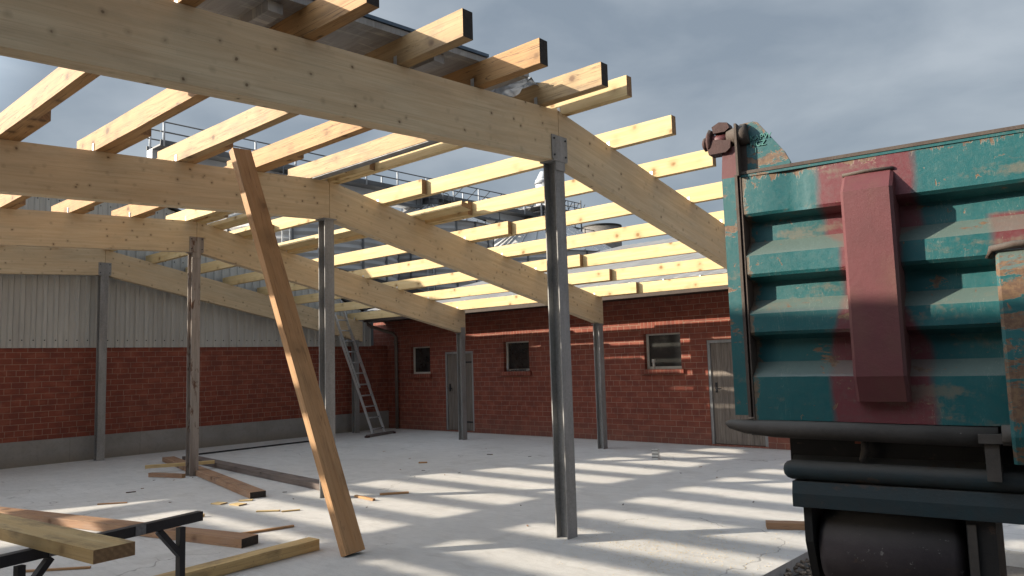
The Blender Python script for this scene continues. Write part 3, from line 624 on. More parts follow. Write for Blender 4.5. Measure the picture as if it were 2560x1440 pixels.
# loose boards lying flat on the beams
def flat(x0, x1, y, w_, h_, lab):
    z = zR(y) + .002 + h_ / 2 + .004
    timber('loose_timber', (x0, y, z), (x1, y, z), w_, h_, W_NEW, lab, 'timber', up=(0, SLR, 1))
flat(-12.2, -7.12, 7.12, .19, .07, 'loose yellow timber lying flat between second and third purlin, its end beyond the second beam')
flat(-12.2, -8.3, 5.98, .19, .07, 'loose yellow timber lying flat on the beam above the rusty post')
flat(-12.2, -10.75, 6.36, .19, .06, 'short loose timber lying flat just beside the upper part of the leaning timber')
# galvanised channel under the last old purlin
bm = bmesh.new(); y = LY[0]; zb = zL(y)
box(bm, -8.05, -5.6, y - .01, y + .006, zb - .018, zb + .03); box(bm, -8.05, -5.6, y - .102, y - .01, zb - .014, zb - .006)
tag(mesh('metal_channel', bm, GALV), 'galvanised steel channel fixed along the underside of the purlin before the kink', 'channel')

# pack of roof panels in film on the near beam
pk = empty('roof_panel_pack', (-5.2, 3.0, 4.075)); tag(pk, 'pack of roof panels wrapped in clear film lying across the brown purlins at the top', 'roof panels')
def zp(y): return zL(y) + OH + .006
bm = bmesh.new(); prism(bm, [(1.7 - 3, zp(1.7) - 4.075), (5.14 - 3, zp(5.14) - 4.075), (5.14 - 3, zp(5.14) - 4.075 + .05), (1.7 - 3, zp(1.7) - 4.075 + .05)], 'x', -1.05, .90)
mesh('panel_stack', bm, FILM, pk, bev=.006)
bm = bmesh.new(); prism(bm, [(1.8 - 3, zp(1.8) - 4.072 + .052), (4.6 - 3, zp(4.6) - 4.072 + .052), (4.6 - 3, zp(4.6) - 4.072 + .078), (1.8 - 3, zp(1.8) - 4.072 + .078)], 'x', -1.0, .915)
mesh('top_sheet', bm, BLUEST, pk, bev=.004)
bm = bmesh.new(); n = 12
for i in range(n):
    for j in range(6): pass
g = [[bm.verts.new((-.35 + 1.2 * i / n, 2.14 + .24 * j / 6 + .03 * math.sin(i * 1.7 + j), .02 + .05 * math.sin(i * 1.3) * (j / 6) + .03 * math.cos(j * 2 + i * 2.1) - .02 * j / 6 + zp(5.14) - 4.075)) for j in range(7)] for i in range(n + 1)]
for i in range(n):
    for j in range(6): bm.faces.new((g[i][j], g[i + 1][j], g[i + 1][j + 1], g[i][j + 1]))
bmesh.ops.solidify(bm, geom=bm.faces[:], thickness=.004)
mesh('film_end', bm, simple('crumpled_clear_film', (.50, .52, .55), .25, var=.3, scale=20), pk, smooth=True)
for yy in (2.62, 4.1):
    bm = bmesh.new(); box(bm, -1.0, .82, yy - 3 - .05, yy - 3 + .06, zp(yy) - 4.075 - .075, zp(yy) - 4.075 - .002); mesh('bearer', bm, FILM, pk, bev=.01)

cn = empty('added_canopy', (-1.5, -3.2, 0)); tag(cn, 'unseen canopy added behind the camera to shade the lower half of the container', 'canopy')  # added out of view: its edge throws the shadow line on the container
bm = bmesh.new(); box(bm, -6.0, 6.0, -3.0, 2.71, 3.80, 3.86); mesh('roof', bm, DARKB, cn)
bm = bmesh.new(); box(bm, -6.0, 6.0, -3.1, -3.0, -.2, 3.86); mesh('added_back_wall', bm, DARKB, cn)  # invented wall, holds sky light off the container's lower side
for xx in (-5.8, 5.8):
    for yy in (-2.8, 2.5):
        bm = bmesh.new(); box(bm, xx - .07, xx + .07, yy - .07, yy + .07, -.2, 3.80); mesh('post', bm, GALV, cn)
t = empty('steel_post', (XF[0], .85, 0)); tag(t, 'steel post under the left end of the nearest glulam beam, out of the picture', 'post')
mesh('shaft', hpost(3.22), GALV, t)
# unseen roofing added past the left edge to cast the floor shadow
bm = bmesh.new(); n = 90
ra = [bm.verts.new((-15.3 + 11.6 * k / n, -7.6, zL(-7.6) + .22 + (.03 if k % 3 == 0 else 0))) for k in range(n + 1)]; rb = [bm.verts.new((-15.3 + 11.6 * k / n, -2.60, zL(-2.6) + .22 + (.03 if k % 3 == 0 else 0))) for k in range(n + 1)]
for k in range(n): bm.faces.new((ra[k], ra[k + 1], rb[k + 1], rb[k]))
bmesh.ops.solidify(bm, geom=bm.faces[:], thickness=.01)
tag(mesh('added_roof_deck', bm, SHEET), 'unseen sheet roofing added past the left edge to shade the floor', 'roof')

# ------------------------------------------------------------------ leaning timber
timber('leaning_timber', (-5.53, 4.06, .012), (-7.00, 3.80, 3.80), .20, .08, W_RED, 'long reddish brown timber leaning from the floor up to a purlin', 'timber', up=(1, 0, .35), endmat=W_ENDDARK, wob=.003)

# ------------------------------------------------------------------ things on the floor
def lying(A, B, w_, h_, mat, lab, end=W_ENDDARK, z=0, name='floor_timber', wob=.003, grp=None):
    return timber(name, (A[0], A[1], z + h_ / 2 + .004), (B[0], B[1], z + h_ / 2 + .004), w_, h_, mat, lab, 'timber', grp, endmat=end, wob=wob)
lying((-14.1, 6.28), (-8.94, 5.12), .20, .075, W_FLOOR, 'brown timber on the floor past the rusty post foot, dark end towards the camera')
lying((-13.85, 6.53), (-8.72, 5.98), .20, .08, W_GREY, 'grey weathered timber lying from the rusty post to behind the leaning timber')
lying((-11.6, 2.45), (-6.60, 3.70), .20, .08, W_FLOOR, 'brown timber lying on the floor behind the black trestle, dark end to the right')
lying((-5.84, 2.1), (-6.00, 3.98), .15, .09, W_PLANK, 'pale yellow timber lying at the bottom edge left of the leaning timber', end=W_END)
lying((-3.12, 6.95), (-2.55, 7.25), .13, .055, W_FLOOR, 'short timber offcut lying on the floor beside the green container', end=W_END)
lying((-12.72, 5.30), (-12.3, 6.25), .07, .05, W_NEW, 'thin pale lath offcut lying across the brown timber at the rusty post', end=W_END, z=.075, name='offcut')
lying((-12.25, 5.18), (-11.62, 5.42), .07, .06, W_FLOOR, 'short square offcut lying just left of the rusty post', end=W_END, name='offcut')
def stick(px, py, ang, l, w_, h_, mat, lab, z=0):
    c, s_ = math.cos(ang) * l / 2, math.sin(ang) * l / 2
    return timber('wood_scrap', (px - c, py - s_, z + h_ / 2 + .003), (px + c, py + s_, z + h_ / 2 + .003), w_, h_, mat, lab, 'wood scrap', endmat=W_END, bev=.001, seg=2)

lab = ['thin reddish stick lying alone on the shaded floor left of the trestle end', 'pale flat chip of board, left of the cluster behind the trestle', 'pale flat chip of board, right of the cluster behind the trestle', 'pale flat chip of board, topmost of the cluster behind the trestle']
stick(-10.17, 3.85, .9, .34, .03, .012, W_RED, lab[0])
stick(-8.97, 4.62, .3, .16, .11, .012, W_NEW, lab[1]); stick(-8.70, 4.72, .2, .17, .12, .012, W_NEW, lab[2]); stick(-8.88, 4.92, .9, .16, .08, .010, W_NEW, lab[3])
stick(-7.99, 4.70, .75, .26, .05, .012, W_NEW, 'pale splinter lying in sun left of the leaning timber foot, pointing left')
stick(-7.78, 4.86, 1.1, .20, .03, .012, W_NEW, 'thin pale splinter crossing another one left of the leaning timber')
stick(-8.39, 4.05, .9, .18, .05, .03, W_NEW, 'small pale block right behind the tip of the black trestle')
stick(-7.05, 4.13, 1.35, .55, .035, .02, W_RED, 'reddish lath between the dark timber end and the pale timber on the floor')
stick(-7.18, 2.28, .85, .55, .03, .015, W_RED, 'thin dark lath lying in the bottom left corner under the trestle')
stick(-7.69, 5.82, -.1, .42, .035, .025, W_RED, 'thin stick lying in a sun patch right of the leaning timber, nearer one')
stick(-7.64, 6.24, .93, .36, .05, .02, W_RED, 'brown stick lying in shadow right of the leaning timber, farther one')
stick(-9.60, 8.45, .75, .14, .05, .02, W_RED, 'tiny brown chip alone in the middle of the shaded floor')
stick(-9.39, 9.82, .2, .10, .04, .01, W_GREY, 'tiny grey chip on the floor near the post by the board door')
stick(-10.9, 4.36, 1.4, .12, .03, .01, W_GREY, 'small dark splinter on the floor right of the rusty post')
for i in range(26):
    x = random.uniform(-13, -3); y = random.uniform(3.8, 11.5); a = random.random() * 3
    bm = bmesh.new(); l_ = random.uniform(.02, .06); bar(bm, (0, 0, .004), (l_ * math.cos(a), l_ * math.sin(a), .006), .012, .006)
    o = mesh('chip', bm, W_GREY if i % 2 else W_FLOOR, loc=(x, y, .001)); tag(o, 'tiny wood chip among those strewn over the concrete floor', 'chip', 'tiny wood chips strewn over the floor')
bm = bmesh.new()
for i in range(900):
    x = random.gauss(-3.35, .45); y = random.gauss(5.75, .42)
    if x > -2.55: continue
    a = random.random() * 3; l_ = random.uniform(.003, .011)
    bar(bm, (x, y, .004), (x + l_ * math.cos(a), y + l_ * math.sin(a), .005), .004, .003)
tag(mesh('sawdust', bm, simple('pale_sawdust', (.72, .60, .42), .9, var=.3)), 'pale sawdust and small shavings scattered on the floor right of the nearest post', 'sawdust', kind='stuff')
bm = bmesh.new(); tube(bm, [(-14.5, 7.05, .02), (-14.55, 8.6, .022), (-14.62, 9.8, .02)], .016, 8)
tag(mesh('cable_duct', bm, BLACKP), 'long thin black pipe lying on the floor parallel to the plinth', 'pipe')
# wire mesh box
t = empty('wire_cage', (-6.56, 10.68, 0), .3); tag(t, 'small grey metal box standing alone on the sunny floor before the brick wall', 'metal box')
bm = bmesh.new(); box(bm, -.05, .05, -.045, -.04, 0, .16); box(bm, -.05, -.045, -.04, .05, 0, .16); box(bm, .045, .05, -.04, .05, 0, .16); box(bm, -.045, .045, -.04, .05, .0, .005); mesh('shell', bm, GALVB, t)
bm = bmesh.new()
for z in (.03, .08, .13): box(bm, -.052, .052, -.049, -.0455, z, z + .012)
mesh('rib', bm, BLACKM, t)

# ------------------------------------------------------------------ trestle and plank
def trestle(x, lab):
    t = empty('trestle', (x, 1.55, 0)); t.rotation_euler = (0, 0, math.atan2(.25, 1.0) - 0.0 if False else .24); tag(t, lab, 'trestle', None)
    bm = bmesh.new(); box(bm, -.025, .025, -.68, .60, .748, .80); mesh('top_bar', bm, BLACKM, t, bev=.004)
    for yy, s_ in ((.47, -1), (-.40, 1)):
        bm = bmesh.new(); bar(bm, (0, yy, .735), (0, yy, .02), .036, .036, up=(1, 0, 0)); mesh('leg', bm, BLACKM, t, bev=.003)
        bm = bmesh.new(); bar(bm, (0, yy + s_ * .14, .74), (0, yy + s_ * .0, .58), .03, .035, up=(1, 0, 0)); mesh('brace', bm, BLACKM, t, bev=.003)
        bm = bmesh.new(); bar(bm, (-.28, yy, .02), (.28, yy, .02), .045, .04); mesh('foot', bm, BLACKM, t, bev=.003)
    for yy in (-.28, .17):
        bm = bmesh.new(); box(bm, .0255, .029, yy, yy + .06, .75, .799); mesh('sticker', bm, simple('worn_grey_label', (.20, .19, .19), .6, var=.5, scale=60), t)
    return t
trestle(-4.22, 'black steel trestle in the bottom left corner carrying the pale plank')
t2 = trestle(-6.45, 'black steel trestle out of the picture carrying the far end of the plank')
t2.location.y = .95
timber('plank', (-6.9, 1.0, .831), (-3.56, 1.36, .831), .18, .058, W_PLANK, 'thick pale yellow plank with dark stains lying on the black trestle', 'plank', wob=.001)

# ------------------------------------------------------------------ ladder
t = empty('extension_ladder', (-14.30, 11.28, 0)); tag(t, 'aluminium extension ladder leaning in the corner against the last beam', 'ladder')
e = Vector((-.29, .957, 0)).normalized(); top = Vector((-1.13, -.52, 3.35)); nrm = top.cross(e).normalized()
def rail(s_, a, b, wd, offn):
    bm = bmesh.new(); p = e * (s_ * wd) + nrm * offn; bar(bm, p + top * a, p + top * b, .022, .062, up=nrm); mesh('rail', bm, ALU, t, bev=.003)
for s_ in (-1, 1): rail(s_, 0, .70, .235, 0); rail(s_, .33, 1.0, .20, -.035 if nrm.z < 0 else .035)
for k in range(13):
    a = .05 + k * .076; wd = .235 if a < .40 else .2; of = 0 if a < .40 else (-.035 if nrm.z < 0 else .035)
    bm = bmesh.new(); tube(bm, [e * -wd + top * a + nrm * of, e * wd + top * a + nrm * of], .015, 8); mesh('rung', bm, ALU, t)
bm = bmesh.new(); bar(bm, e * -.5 + Vector((0, 0, .035)), e * .55 + Vector((0, 0, .035)), .07, .06); mesh('stabiliser_bar', bm, simple('dusty_stabiliser', (.20, .17, .16), .6, .2, var=.4), t, bev=.004)
for s_ in (-.5, .55):
    bm = bmesh.new(); bar(bm, e * (s_ - .04) + Vector((0, 0, .02)), e * (s_ + .04) + Vector((0, 0, .02)), .09, .04); mesh('rubber_foot', bm, simple('dark_red_rubber', (.06, .02, .02), .7), t, bev=.006)

# ------------------------------------------------------------------ roll-off container
KS = .8095
ct = empty('roll_off_container', (-1.416, 3.091, 1.6 * (1 - KS)), R(7.1)); ct.scale = (KS, KS, KS); tag(ct, 'battered green roll off container with maroon repaired patches at the right edge', 'container')
X1 = 5.2
prof = [(0, 2.560), (0, 2.345), (.012, 2.330), (.09, 2.305), (.09, 2.200), (.012, 2.132), (0, 2.120), (0, 2.022), (.012, 2.006), (.09, 1.98), (.09, 1.885), (.012, 1.824), (0, 1.812), (0, 1.716), (.012, 1.70), (.09, 1.675), (.09, 1.560), (.012, 1.495), (0, 1.483), (0, 1.262)]
bm = bmesh.new(); nx = 320; grid = []
for i in range(nx + 1):
    x = .012 + (X1 - .012) * i / nx; rowv = []
    for j, (y, z) in enumerate(prof):
        dent = .006 * math.sin(x * 5.1 + j) * math.sin(x * 2.3) + ((.012 * math.exp(-((x - .25 - .06 * j) / .07) ** 2) + .008 * math.exp(-((x - .9) / .2) ** 2) * (j == 0)) if j in (0, 1) else 0)
        rowv.append(bm.verts.new((x, y + dent, z + .004 * math.sin(x * 3.7 + 1) + (.010 * math.sin(x * 1.9) if j == 0 else 0))))
    grid.append(rowv)
for i in range(nx):
    for j in range(len(prof) - 1): bm.faces.new((grid[i][j], grid[i][j + 1], grid[i + 1][j + 1], grid[i + 1][j]))
bm.normal_update()
for e_ in bm.edges:
    if abs((e_.verts[0].co - e_.verts[1].co).normalized().x) > .7 and len(e_.link_faces) == 2 and e_.calc_face_angle(0) > .15: e_.smooth = False
panel = mesh('side_panel', bm, TEAL, ct, smooth=True)
bm = bmesh.new(); box(bm, -.0, X1, .13, 2.3, 1.27, 2.545); box(bm, .0, X1, -.004, .13, 2.548, 2.572); mesh('container_body', bm, TEAL2, ct)
bm = bmesh.new(); box(bm, 0.012, X1, -.008, .02, 2.563, 2.580); mesh('top_rim', bm, RUSTRIM, ct, bev=.006)
# corner post
bm = bmesh.new(); box(bm, -.092, -.020, -.004, .20, 1.290, 2.556); 
mesh('corner_post', bm, TEAL2, ct, bev=.006)
bm = bmesh.new(); box(bm, -.021, -.006, -.012, .2, 1.280, 2.566); box(bm, .002, .010, -.004, .11, 1.265, 2.57)
mesh('corner_seam', bm, RUSTRIM, ct, bev=.003)
# stiffener box (maroon) with tapered ends
def stiff(x0, x1, zt, zb, p, mat, name):
    bm = bmesh.new()
    def ring(z, y, sh=0): return [bm.verts.new((x0 + sh, .085, z)), bm.verts.new((x0 + sh, y + .014, z)), bm.verts.new((x0 + .014 + sh, y, z)), bm.verts.new((x1 - .014 + sh, y, z)), bm.verts.new((x1 + sh, y + .014, z)), bm.verts.new((x1 + sh, .085, z))]
    rs = [ring(zt, -.002), ring(zt - .10, -p), ring(1.62, -p), ring(zb + .12, -p), ring(zb, -p * .55)]
    for a, b in zip(rs, rs[1:]):
        for k in range(5): bm.faces.new((a[k], a[k + 1], b[k + 1], b[k]))
    bm.faces.new(rs[0][::-1]); bm.faces.new(rs[-1])
    return mesh(name, bm, mat, ct, bev=.004)
stiff(.515, .745, 2.475, 1.365, .095, MAROON, 'stiffener')
bm = bmesh.new(); tube(bm, [(.515, -.004, 2.474), (.62, -.008, 2.480), (.745, -.006, 2.475)], .009, 8); mesh('weld_bead', bm, RUSTRIM, ct)
stiff(1.125, 1.36, 2.035, 1.10, .10, TEAL3, 'stiffener')
bm = bmesh.new(); tube(bm, [(1.10, -.01, 2.0), (1.11, -.02, 2.04), (1.20, -.03, 2.052), (1.37, -.02, 2.05)], .016, 8); mesh('weld_bead', bm, RUSTRIM, ct)
stiff(2.1, 2.33, 2.475, 1.365, .095, TEAL2, 'stiffener')
# bottom rail
bm = bmesh.new(); tube(bm, [(-.155, .02, 1.245), (-.13, .02, 1.240), (-.05, .015, 1.230), (.1, .01, 1.222), (1.075, .01, 1.208)], [.008, .024, .036, .044, .046], 16)
box(bm, -.05, 1.09, .03, .3, 1.19, 1.262); mesh('bottom_rail', bm, RAILM, ct)
bm = bmesh.new(); box(bm, 1.02, 1.075, -.03, .12, 1.02, 1.18); box(bm, 1.0, 1.16, -.05, .1, 1.185, 1.225); tube(bm, [(1.09, -.02, 1.22), (1.17, -.02, 1.22)], .045, 12); mesh('door_catch', bm, RAILM, ct, bev=.004)
# hinge lug on top of the corner
bm = bmesh.new(); prism(bm, [(.012, 2.585), (.262, 2.585), (.262, 2.60), (.235, 2.66), (.105, 2.842), (.085, 2.85), (.03, 2.85), (.02, 2.8)], 'y', .03, .055); mesh('hinge_lug', bm, TEAL3, ct, bev=.003)
bm = bmesh.new(); prism(bm, [(-.035, 2.58), (.045, 2.58), (.045, 2.83), (.03, 2.858), (.0, 2.858), (-.035, 2.83)], 'x', .005, .02)
bm.free()
bm = bmesh.new(); box(bm, -.002, .010, -.035, .10, 2.555, 2.84); box(bm, .010, .040, .028, .055, 2.59, 2.848); mesh('lug_web', bm, RUSTRIM, ct, bev=.004)
bm = bmesh.new(); tube(bm, [(-.055, .03, 2.785), (.02, .03, 2.785), (.055, .03, 2.79)], [.044, .058, .055], 18); mesh('boss', bm, RUSTRIM, ct)
bm = bmesh.new(); tube(bm, [(-.155, .03, 2.780), (-.05, .03, 2.780)], .033, 16); mesh('hinge_pin', bm, MAROON, ct)
RED_RUST = grime('maroon_rusty_casting', (.075, .032, .028), (.045, .022, .02), (.16, .10, .07))
bm = bmesh.new(); tube(bm, [(-.172, .03, 2.775), (-.157, .03, 2.775), (-.140, .03, 2.775)], [.038, .06, .052], 10)
bmesh.ops.scale(bm, vec=(1, 1, 1.25), verts=bm.verts, space=Matrix.Translation((0, 0, -2.76))); mesh('clamp_plate', bm, RED_RUST, ct, bev=.004)
bm = bmesh.new(); tube(bm, [(-.197, .03, 2.772), (-.187, .03, 2.772), (-.174, .03, 2.772)], [.024, .040, .038], 8); mesh('pin_head', bm, RED_RUST, ct)
bm = bmesh.new(); prism(bm, [(-.155, 2.70), (-.06, 2.70), (-.035, 2.72), (-.03, 2.76), (-.12, 2.78), (-.165, 2.76)], 'y', -.012, .075); mesh('hook_block', bm, RED_RUST, ct, bev=.008)
bm = bmesh.new(); prism(bm, [(-.125, 2.815), (-.06, 2.815), (-.035, 2.832), (-.045, 2.862), (-.09, 2.872), (-.132, 2.852)], 'y', -.01, .07); mesh('hook_top', bm, RED_RUST, ct, bev=.006)
bm = bmesh.new(); prism(bm, [(-.098, 2.555), (-.012, 2.555), (-.012, 2.73), (-.085, 2.73)], 'y', .01, .06); mesh('door_strap', bm, MAROON, ct, bev=.004)
# raised weld writing on the lug
fc = bpy.data.curves.new('lug_writing', 'FONT'); fc.body = 'KAPW' + chr(10) + 'HCZ' + chr(10) + '  I'; fc.size = .040; fc.extrude = .003; fc.space_line = .85
fo = bpy.data.objects.new('lug_writing_tmp', fc); col.objects.link(fo); dg = bpy.context.evaluated_depsgraph_get(); me = bpy.data.meshes.new_from_object(fo.evaluated_get(dg)); bpy.data.objects.remove(fo)
me.materials.clear(); me.materials.append(simple('welded_letters', (.10, .30, .26), .5, var=.5, scale=60)); fo = bpy.data.objects.new('raised_letters', me); link(fo, ct); fo.matrix_basis = Matrix.Translation((.062, .0275, 2.745)) @ Matrix.Rotation(math.pi / 2, 4, 'X')
# ------------------------------------------------------------------ trailer under the container
tr = empty('truck_trailer', (-1.416, 3.091, 1.6 * (1 - KS)), R(7.1)); tr.scale = (KS, KS, KS); tag(tr, 'grimy dark trailer chassis with roller drum carrying the green container', 'trailer')
bm = bmesh.new(); box(bm, .135, X1, .16, .9, .96, 1.185); mesh('subframe', bm, DARKG, tr)
bm = bmesh.new(); tube(bm, [(.118, .08, 1.012), (.124, .08, 1.012), (.138, .08, 1.012), (.16, .08, 1.012), (X1, .08, .985)], [.01, .028, .042, .048, .048], 14); prism(bm, [(.08, .985), (.08, .965), (.165, .965), (.165, 1.08), (.12, 1.05)], 'x', .15, X1); mesh('chassis_tube', bm, DTEAL, tr)
bm = bmesh.new(); prism(bm, [(.045, .958), (.03, .90), (.03, .835), (.06, .828), (.30, .828), (.30, .958)], 'x', .165, X1); mesh('chassis_beam', bm, DTEAL, tr, bev=.008)
for xx in (1.0, 1.13):
    pass
bm = bmesh.new()
tube(bm, [(.245, .28, .615), (.262, .28, .615), (.30, .28, .615), (.86, .28, .615), (.89, .28, .615), (.905, .28, .615)], [.12, .175, .212, .212, .175, .12], 40); dr = mesh('roller_drum', bm, ROLLM, tr)
bm = bmesh.new(); prism(bm, [(.07, .83), (.07, .66), (.16, .46), (.30, .40), (.5, .40), (.5, .83)], 'x', .205, .243); mesh('side_plate', bm, DARKG, tr, bev=.006)
bm = bmesh.new(); prism(bm, [(.07, .83), (.07, .48), (.14, .36), (.34, .30), (.6, .30), (.6, .83)], 'x', .915, 1.03); mesh('side_plate', bm, DARKG, tr, bev=.01)
bm = bmesh.new(); box(bm, .92, .955, .055, .07, .50, .81); mesh('lit_strip', bm, RAILM, tr)  # paler strip standing in for light falling on the dark bracket plate
bm = bmesh.new(); tube(bm, [(1.03, .18, .50), (1.075, .18, .50)], .05, 12); mesh('hub', bm, DARKG, tr)
bm = bmesh.new(); tube(bm, [(.50, .12, 1.17), (.51, .1, 1.12), (.49, .1, 1.07), (.50, .11, 1.04)], [.012, .02, .012, .006], 8); mesh('cable_end', bm, RAILM, tr)
bm = bmesh.new(); box(bm, .455, .485, .148, .158, 1.145, 1.155); mesh('reflector', bm, simple('dull_orange_reflector', (.35, .10, .06), .4), tr)
for i, xx in enumerate((2.75, 4.05)):
    for yy in (.12, 1.95):
        bm = bmesh.new(); tube(bm, [(xx, yy, .09), (xx, yy + .30, .09)], .62, 32); wh = mesh('wheel', bm, ROLLM, tr, bev=.03)
        bm = bmesh.new(); tube(bm, [(xx, yy - .012, .09), (xx, yy + .1, .09)], .3, 24); mesh('rim', bm, GALV, wh)
bm = bmesh.new(); box(bm, .5, X1, .95, 1.15, .7, .96); box(bm, .5, X1, 1.5, 1.7, .7, .96); box(bm, 2.6, 4.2, .4, 2.0, .03, .16); mesh('chassis_rail', bm, DARKG, tr)

# ------------------------------------------------------------------ grain silos and conveyor beyond the buildings
def silo(x, y, r, ze, za, lab):
    t = empty('grain_silo', (x, y, 0)); tag(t, lab, 'silo', None); n = 72
    bm = bmesh.new(); zs = []; z = 0
    while z < ze: zs += [(z, 0), (z + .22, .09)]; z += .44
    zs.append((ze, 0)); rings = [[bm.verts.new(((r + d) * math.cos(2 * math.pi * k / n), (r + d) * math.sin(2 * math.pi * k / n), zz)) for k in range(n)] for zz, d in zs]
    for a, b in zip(rings, rings[1:]):
        for k in range(n): bm.faces.new((a[k], a[(k + 1) % n], b[(k + 1) % n], b[k]))
    mesh('wall', bm, SILO, t)
    bm = bmesh.new()
    for k in range(18):
        a = 2 * math.pi * k / 18; bar(bm, (math.cos(a) * (r + .1), math.sin(a) * (r + .1), 0), (math.cos(a) * (r + .1), math.sin(a) * (r + .1), ze), .12, .1, up=(math.cos(a), math.sin(a), 0))
    o = mesh('upright', bm, STEELD, t); o['kind'] = 'stuff'
    bm = bmesh.new(); N = 32; rt = .9; lo = [bm.verts.new(((r + .25) * math.cos(2 * math.pi * k / N), (r + .25) * math.sin(2 * math.pi * k / N), ze)) for k in range(N)]; hi = [bm.verts.new((rt * math.cos(2 * math.pi * k / N), rt * math.sin(2 * math.pi * k / N), za)) for k in range(N)]
    for k in range(N): bm.faces.new((lo[k], lo[(k + 1) % N], hi[(k + 1) % N], hi[k]))
    bm.faces.new(hi); bm.faces.new(lo[::-1])
    rf = mesh('roof', bm, SILOR, t)
    bm = bmesh.new()
    for k in range(N):
        a = 2 * math.pi * k / N; bar(bm, ((r + .3) * math.cos(a), (r + .3) * math.sin(a), ze + .05), (rt * math.cos(a), rt * math.sin(a), za + .05), .12, .12)
    o = mesh('roof_rib', bm, SILOR, rf); o['kind'] = 'stuff'
    bm = bmesh.new(); tube(bm, [(0, 0, za - .1), (0, 0, za + .7)], .7, 16); mesh('roof_hatch', bm, STEELD, rf)
    bm = bmesh.new()
    for zz in (za + .5, za + 1.0):
        tube(bm, [(1.5 * math.cos(a), 1.5 * math.sin(a), zz) for a in [2 * math.pi * k / 16 for k in range(17)]], .035, 5)
    for k in range(8):
        a = 2 * math.pi * k / 8; tube(bm, [(1.5 * math.cos(a), 1.5 * math.sin(a), za - .3), (1.5 * math.cos(a), 1.5 * math.sin(a), za + 1.0)], .035, 5)
    mesh('roof_railing', bm, STEELD, rf)
    bm = bmesh.new(); lx = r + .35; a = -.75
    for s_ in (-.22, .22):
        tube(bm, [(lx * math.cos(a) - s_ * math.sin(a), lx * math.sin(a) + s_ * math.cos(a), 0), (lx * math.cos(a) - s_ * math.sin(a), lx * math.sin(a) + s_ * math.cos(a), ze + .8)], .04, 5)
    for k in range(int(ze / .3)):
        tube(bm, [(lx * math.cos(a) - s2 * math.sin(a), lx * math.sin(a) + s2 * math.cos(a), .3 * k + .3) for s2 in (-.22, .22)], .02, 4)
    mesh('ladder', bm, SILOR, t)
silo(-45, 29.3, 6.3, 10.9, 13.4, 'corrugated grain silo on the left behind the purlins, nearest to the warehouse')
silo(-45, 40.9, 4.9, 12.3, 14.2, 'middle corrugated grain silo under the catwalk, seen between the purlins')
silo(-45, 54.9, 7.4, 10.9, 15.2, 'large grain silo with pale conical ribbed roof right of the middle one')
cw = empty('conveyor_catwalk', (-45, 38, 14)); tag(cw, 'long overhead conveyor bridge with railings running above the silos', 'conveyor')
Y0, Y1 = -19, 17
bm = bmesh.new(); box(bm, -1.1, -.35, Y0, Y1, .05, .95); mesh('conveyor_housing', bm, GIRD, cw)
bm = bmesh.new(); box(bm, -.35, .75, Y0, Y1, .9, 1.0)
for k in range(19): box(bm, -1.1, .8, Y0 + k * 2, Y0 + k * 2 + .12, -.15, .06); 
bar(bm, (.75, Y0, -.1), (.75, Y1, -.1), .16, .2); mesh('deck', bm, STEELD, cw)
for side in (-1.15, .75):
    bm = bmesh.new()
    for z in (1.75, 2.35): tube(bm, [(side, Y0, z), (side, Y1, z)], .045, 6)
    box(bm, side - .03, side + .03, Y0, Y1, 1.0, 1.25)
    mesh('railing', bm, STEELD, cw)
    for k in range(13):
        bm = bmesh.new(); y = Y0 + .2 + k * 2.95; tube(bm, [(side, y, .9), (side, y, 2.35)], .07, 6); mesh('railing_post', bm, GIRD, cw)
for k in range(9):
    bm = bmesh.new(); y = 3 + k * 1.55; tube(bm, [(.75, y, 1.0), (.75, y + 1.5, 2.35)], .04, 5); mesh('diagonal', bm, STEELD, cw)
for yy in (-9.5, 2.6, 8.3):
    bm = bmesh.new(); t_ = .25; box(bm, -1.3, 1.1, yy - 1.6, yy + 1.6, -.25, -.15)
    for a_, b_ in ((-1.3, -1.6), (1.1, -1.6), (-1.3, 1.6), (1.1, 1.6)): tube(bm, [(a_, yy + b_, -.2), (a_, yy + b_, 1.0)], .05, 5)
    tube(bm, [(0, yy, -.2), (.2, yy + .2, -1.4)], .35, 8); tube(bm, [(1.0, yy - 1.5, -.2), (.1, yy, -1.6)], .08, 5); tube(bm, [(1.0, yy + 1.5, -.2), (.1, yy, -1.6)], .08, 5)
    mesh('discharge_platform', bm, STEELD, cw)
for yy in (-13.5, 7.8):
    bm = bmesh.new()
    for a_, b_ in ((-.9, -.7), (.7, -.7), (-.9, .7), (.7, .7)): tube(bm, [(a_, yy + b_, -14), (a_, yy + b_, 0)], .09, 6)
    for q in range(9):
        z = -13.6 + q * 1.5; tube(bm, [(.7, yy - .7, z), (.7, yy + .7, z + 1.5)], .05, 5)
    mesh('support_tower', bm, STEELD, cw)
for s_, y0, y1, z0, z1 in ((0, 7.6, 13.5, -.2, -4.2), (0, 9.2, 15.0, -.2, -4.6)):
    bm = bmesh.new(); tube(bm, [(0.2, y1, z0), (0.2, y0 - 1.0, z0 + (z1 - z0) * .9)], .17, 8); mesh('spout_pipe', bm, GIRD, cw)
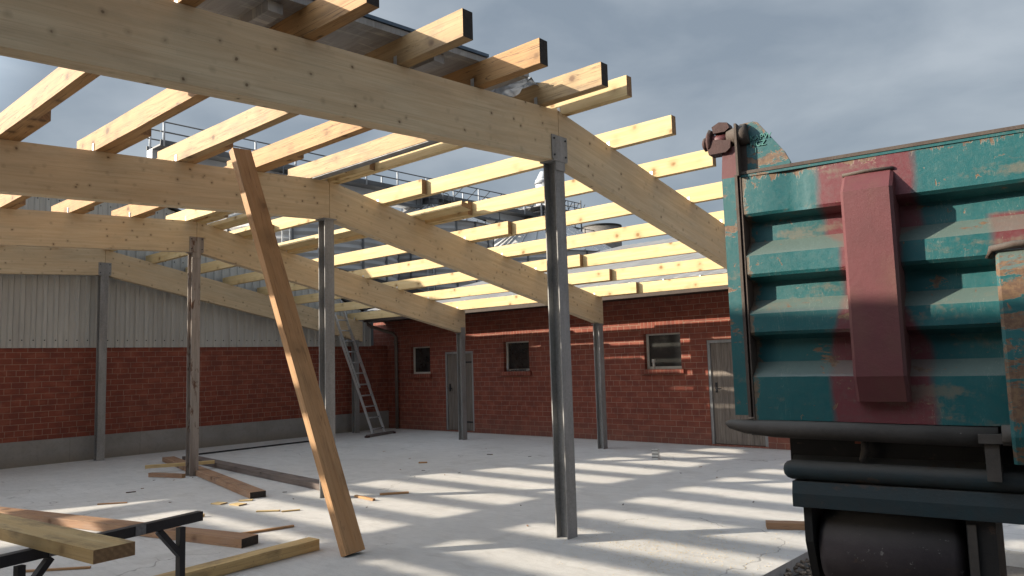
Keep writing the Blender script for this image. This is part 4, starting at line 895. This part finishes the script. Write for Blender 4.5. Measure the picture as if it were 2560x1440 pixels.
# head tower of the conveyor
ht = empty('elevator_tower', (-45, 55.4, 0)); tag(ht, 'steel platform tower with handrails at the right end of the conveyor bridge', 'tower')
bm = bmesh.new()
for z in (14.2, 15.7): box(bm, -1.8, 1.8, -2.6, 3.4, z, z + .1)
for a_, b_ in ((-1.8, -2.6), (1.8, -2.6), (-1.8, 3.4), (1.8, 3.4), (1.8, .4)): tube(bm, [(a_, b_, 0), (a_, b_, 17.0)], .08, 6)
mesh('frame', bm, STEELD, ht)
for z in (14.8, 15.2, 16.2, 16.7):
    bm = bmesh.new(); tube(bm, [(-1.8, -2.6, z), (1.8, -2.6, z), (1.8, 3.4, z), (-1.8, 3.4, z), (-1.8, -2.6, z)], .045, 5); mesh('railing', bm, STEELD, ht)
for k in range(7):
    bm = bmesh.new(); tube(bm, [(1.8, -2.6 + k * 1.0, 14.2), (1.8, -2.6 + k, 16.7)], .05, 5); tube(bm, [(1.8, -2.6 + k * 1.0, 15.8), (1.8, -1.9 + k, 16.7)], .04, 5); mesh('railing_post', bm, STEELD, ht)
bm = bmesh.new(); tube(bm, [(0, 0, 0), (0, 0, 18.8)], .75, 12); tube(bm, [(0, 0, 18.4), (0, 0, 19.6)], [.9, .3], 12); mesh('bucket_elevator', bm, GIRD, ht)
p2 = empty('cage_platform', (-45, 59.5, 0)); tag(p2, 'open steel cage platform with thin rails between the nearest post and the round tower', 'platform')
bm = bmesh.new(); box(bm, -1.2, 1.2, -2.0, 2.2, 12.9, 13.0)
for a_, b_ in ((-1.2, -2), (1.2, -2), (-1.2, 2.2), (1.2, 2.2), (1.2, .7), (1.2, -.6)): tube(bm, [(a_, b_, 0 if b_ in (-2, 2.2) else 12.9), (a_, b_, 14.5)], .05, 5)
for z in (13.7, 14.45): tube(bm, [(-1.2, -2, z), (1.2, -2, z), (1.2, 2.2, z), (-1.2, 2.2, z)], .04, 5)
tube(bm, [(1.2, -.6, 14.4), (1.2, .7, 13.0)], .04, 5)
mesh('frame', bm, STEELD, p2)
ch = empty('round_tower', (-45, 64.8, 0)); tag(ch, 'squat round concrete tower top, brown and stained, right of the nearest post', 'tower')
bm = bmesh.new(); tube(bm, [(0, 0, 0), (0, 0, 15.3)], 2.0, 40); mesh('shaft', bm, CHIM, ch)
bm = bmesh.new(); tube(bm, [(0, 0, 15.25), (0, 0, 15.4)], 2.06, 40); mesh('rim', bm, DARKB, ch)
# dark hall in between
bm = bmesh.new(); prism(bm, [(-14, 0), (14, 0), (14, 5.6), (-5, 8.5), (-14, 7.2)], 'x', -3, 0); o = mesh('dark_hall', bm, DARKB, loc=(-37, 24, 0)); tag(o, 'dark roofed hall low behind the warehouse gable, in front of the left silo', 'building')

timber('loose_board', (-2.45, 4.35, -.09), (-.9, 4.75, -.09), .14, .03, W_GREY, 'grey board lying on the dirt below the roller drum', 'timber', wob=.002)
timber('loose_board', (-2.2, 4.12, -.10), (-.7, 4.42, -.10), .12, .03, W_FLOOR, 'brown board lying on the dirt nearest the camera below the roller drum', 'timber', wob=.002)
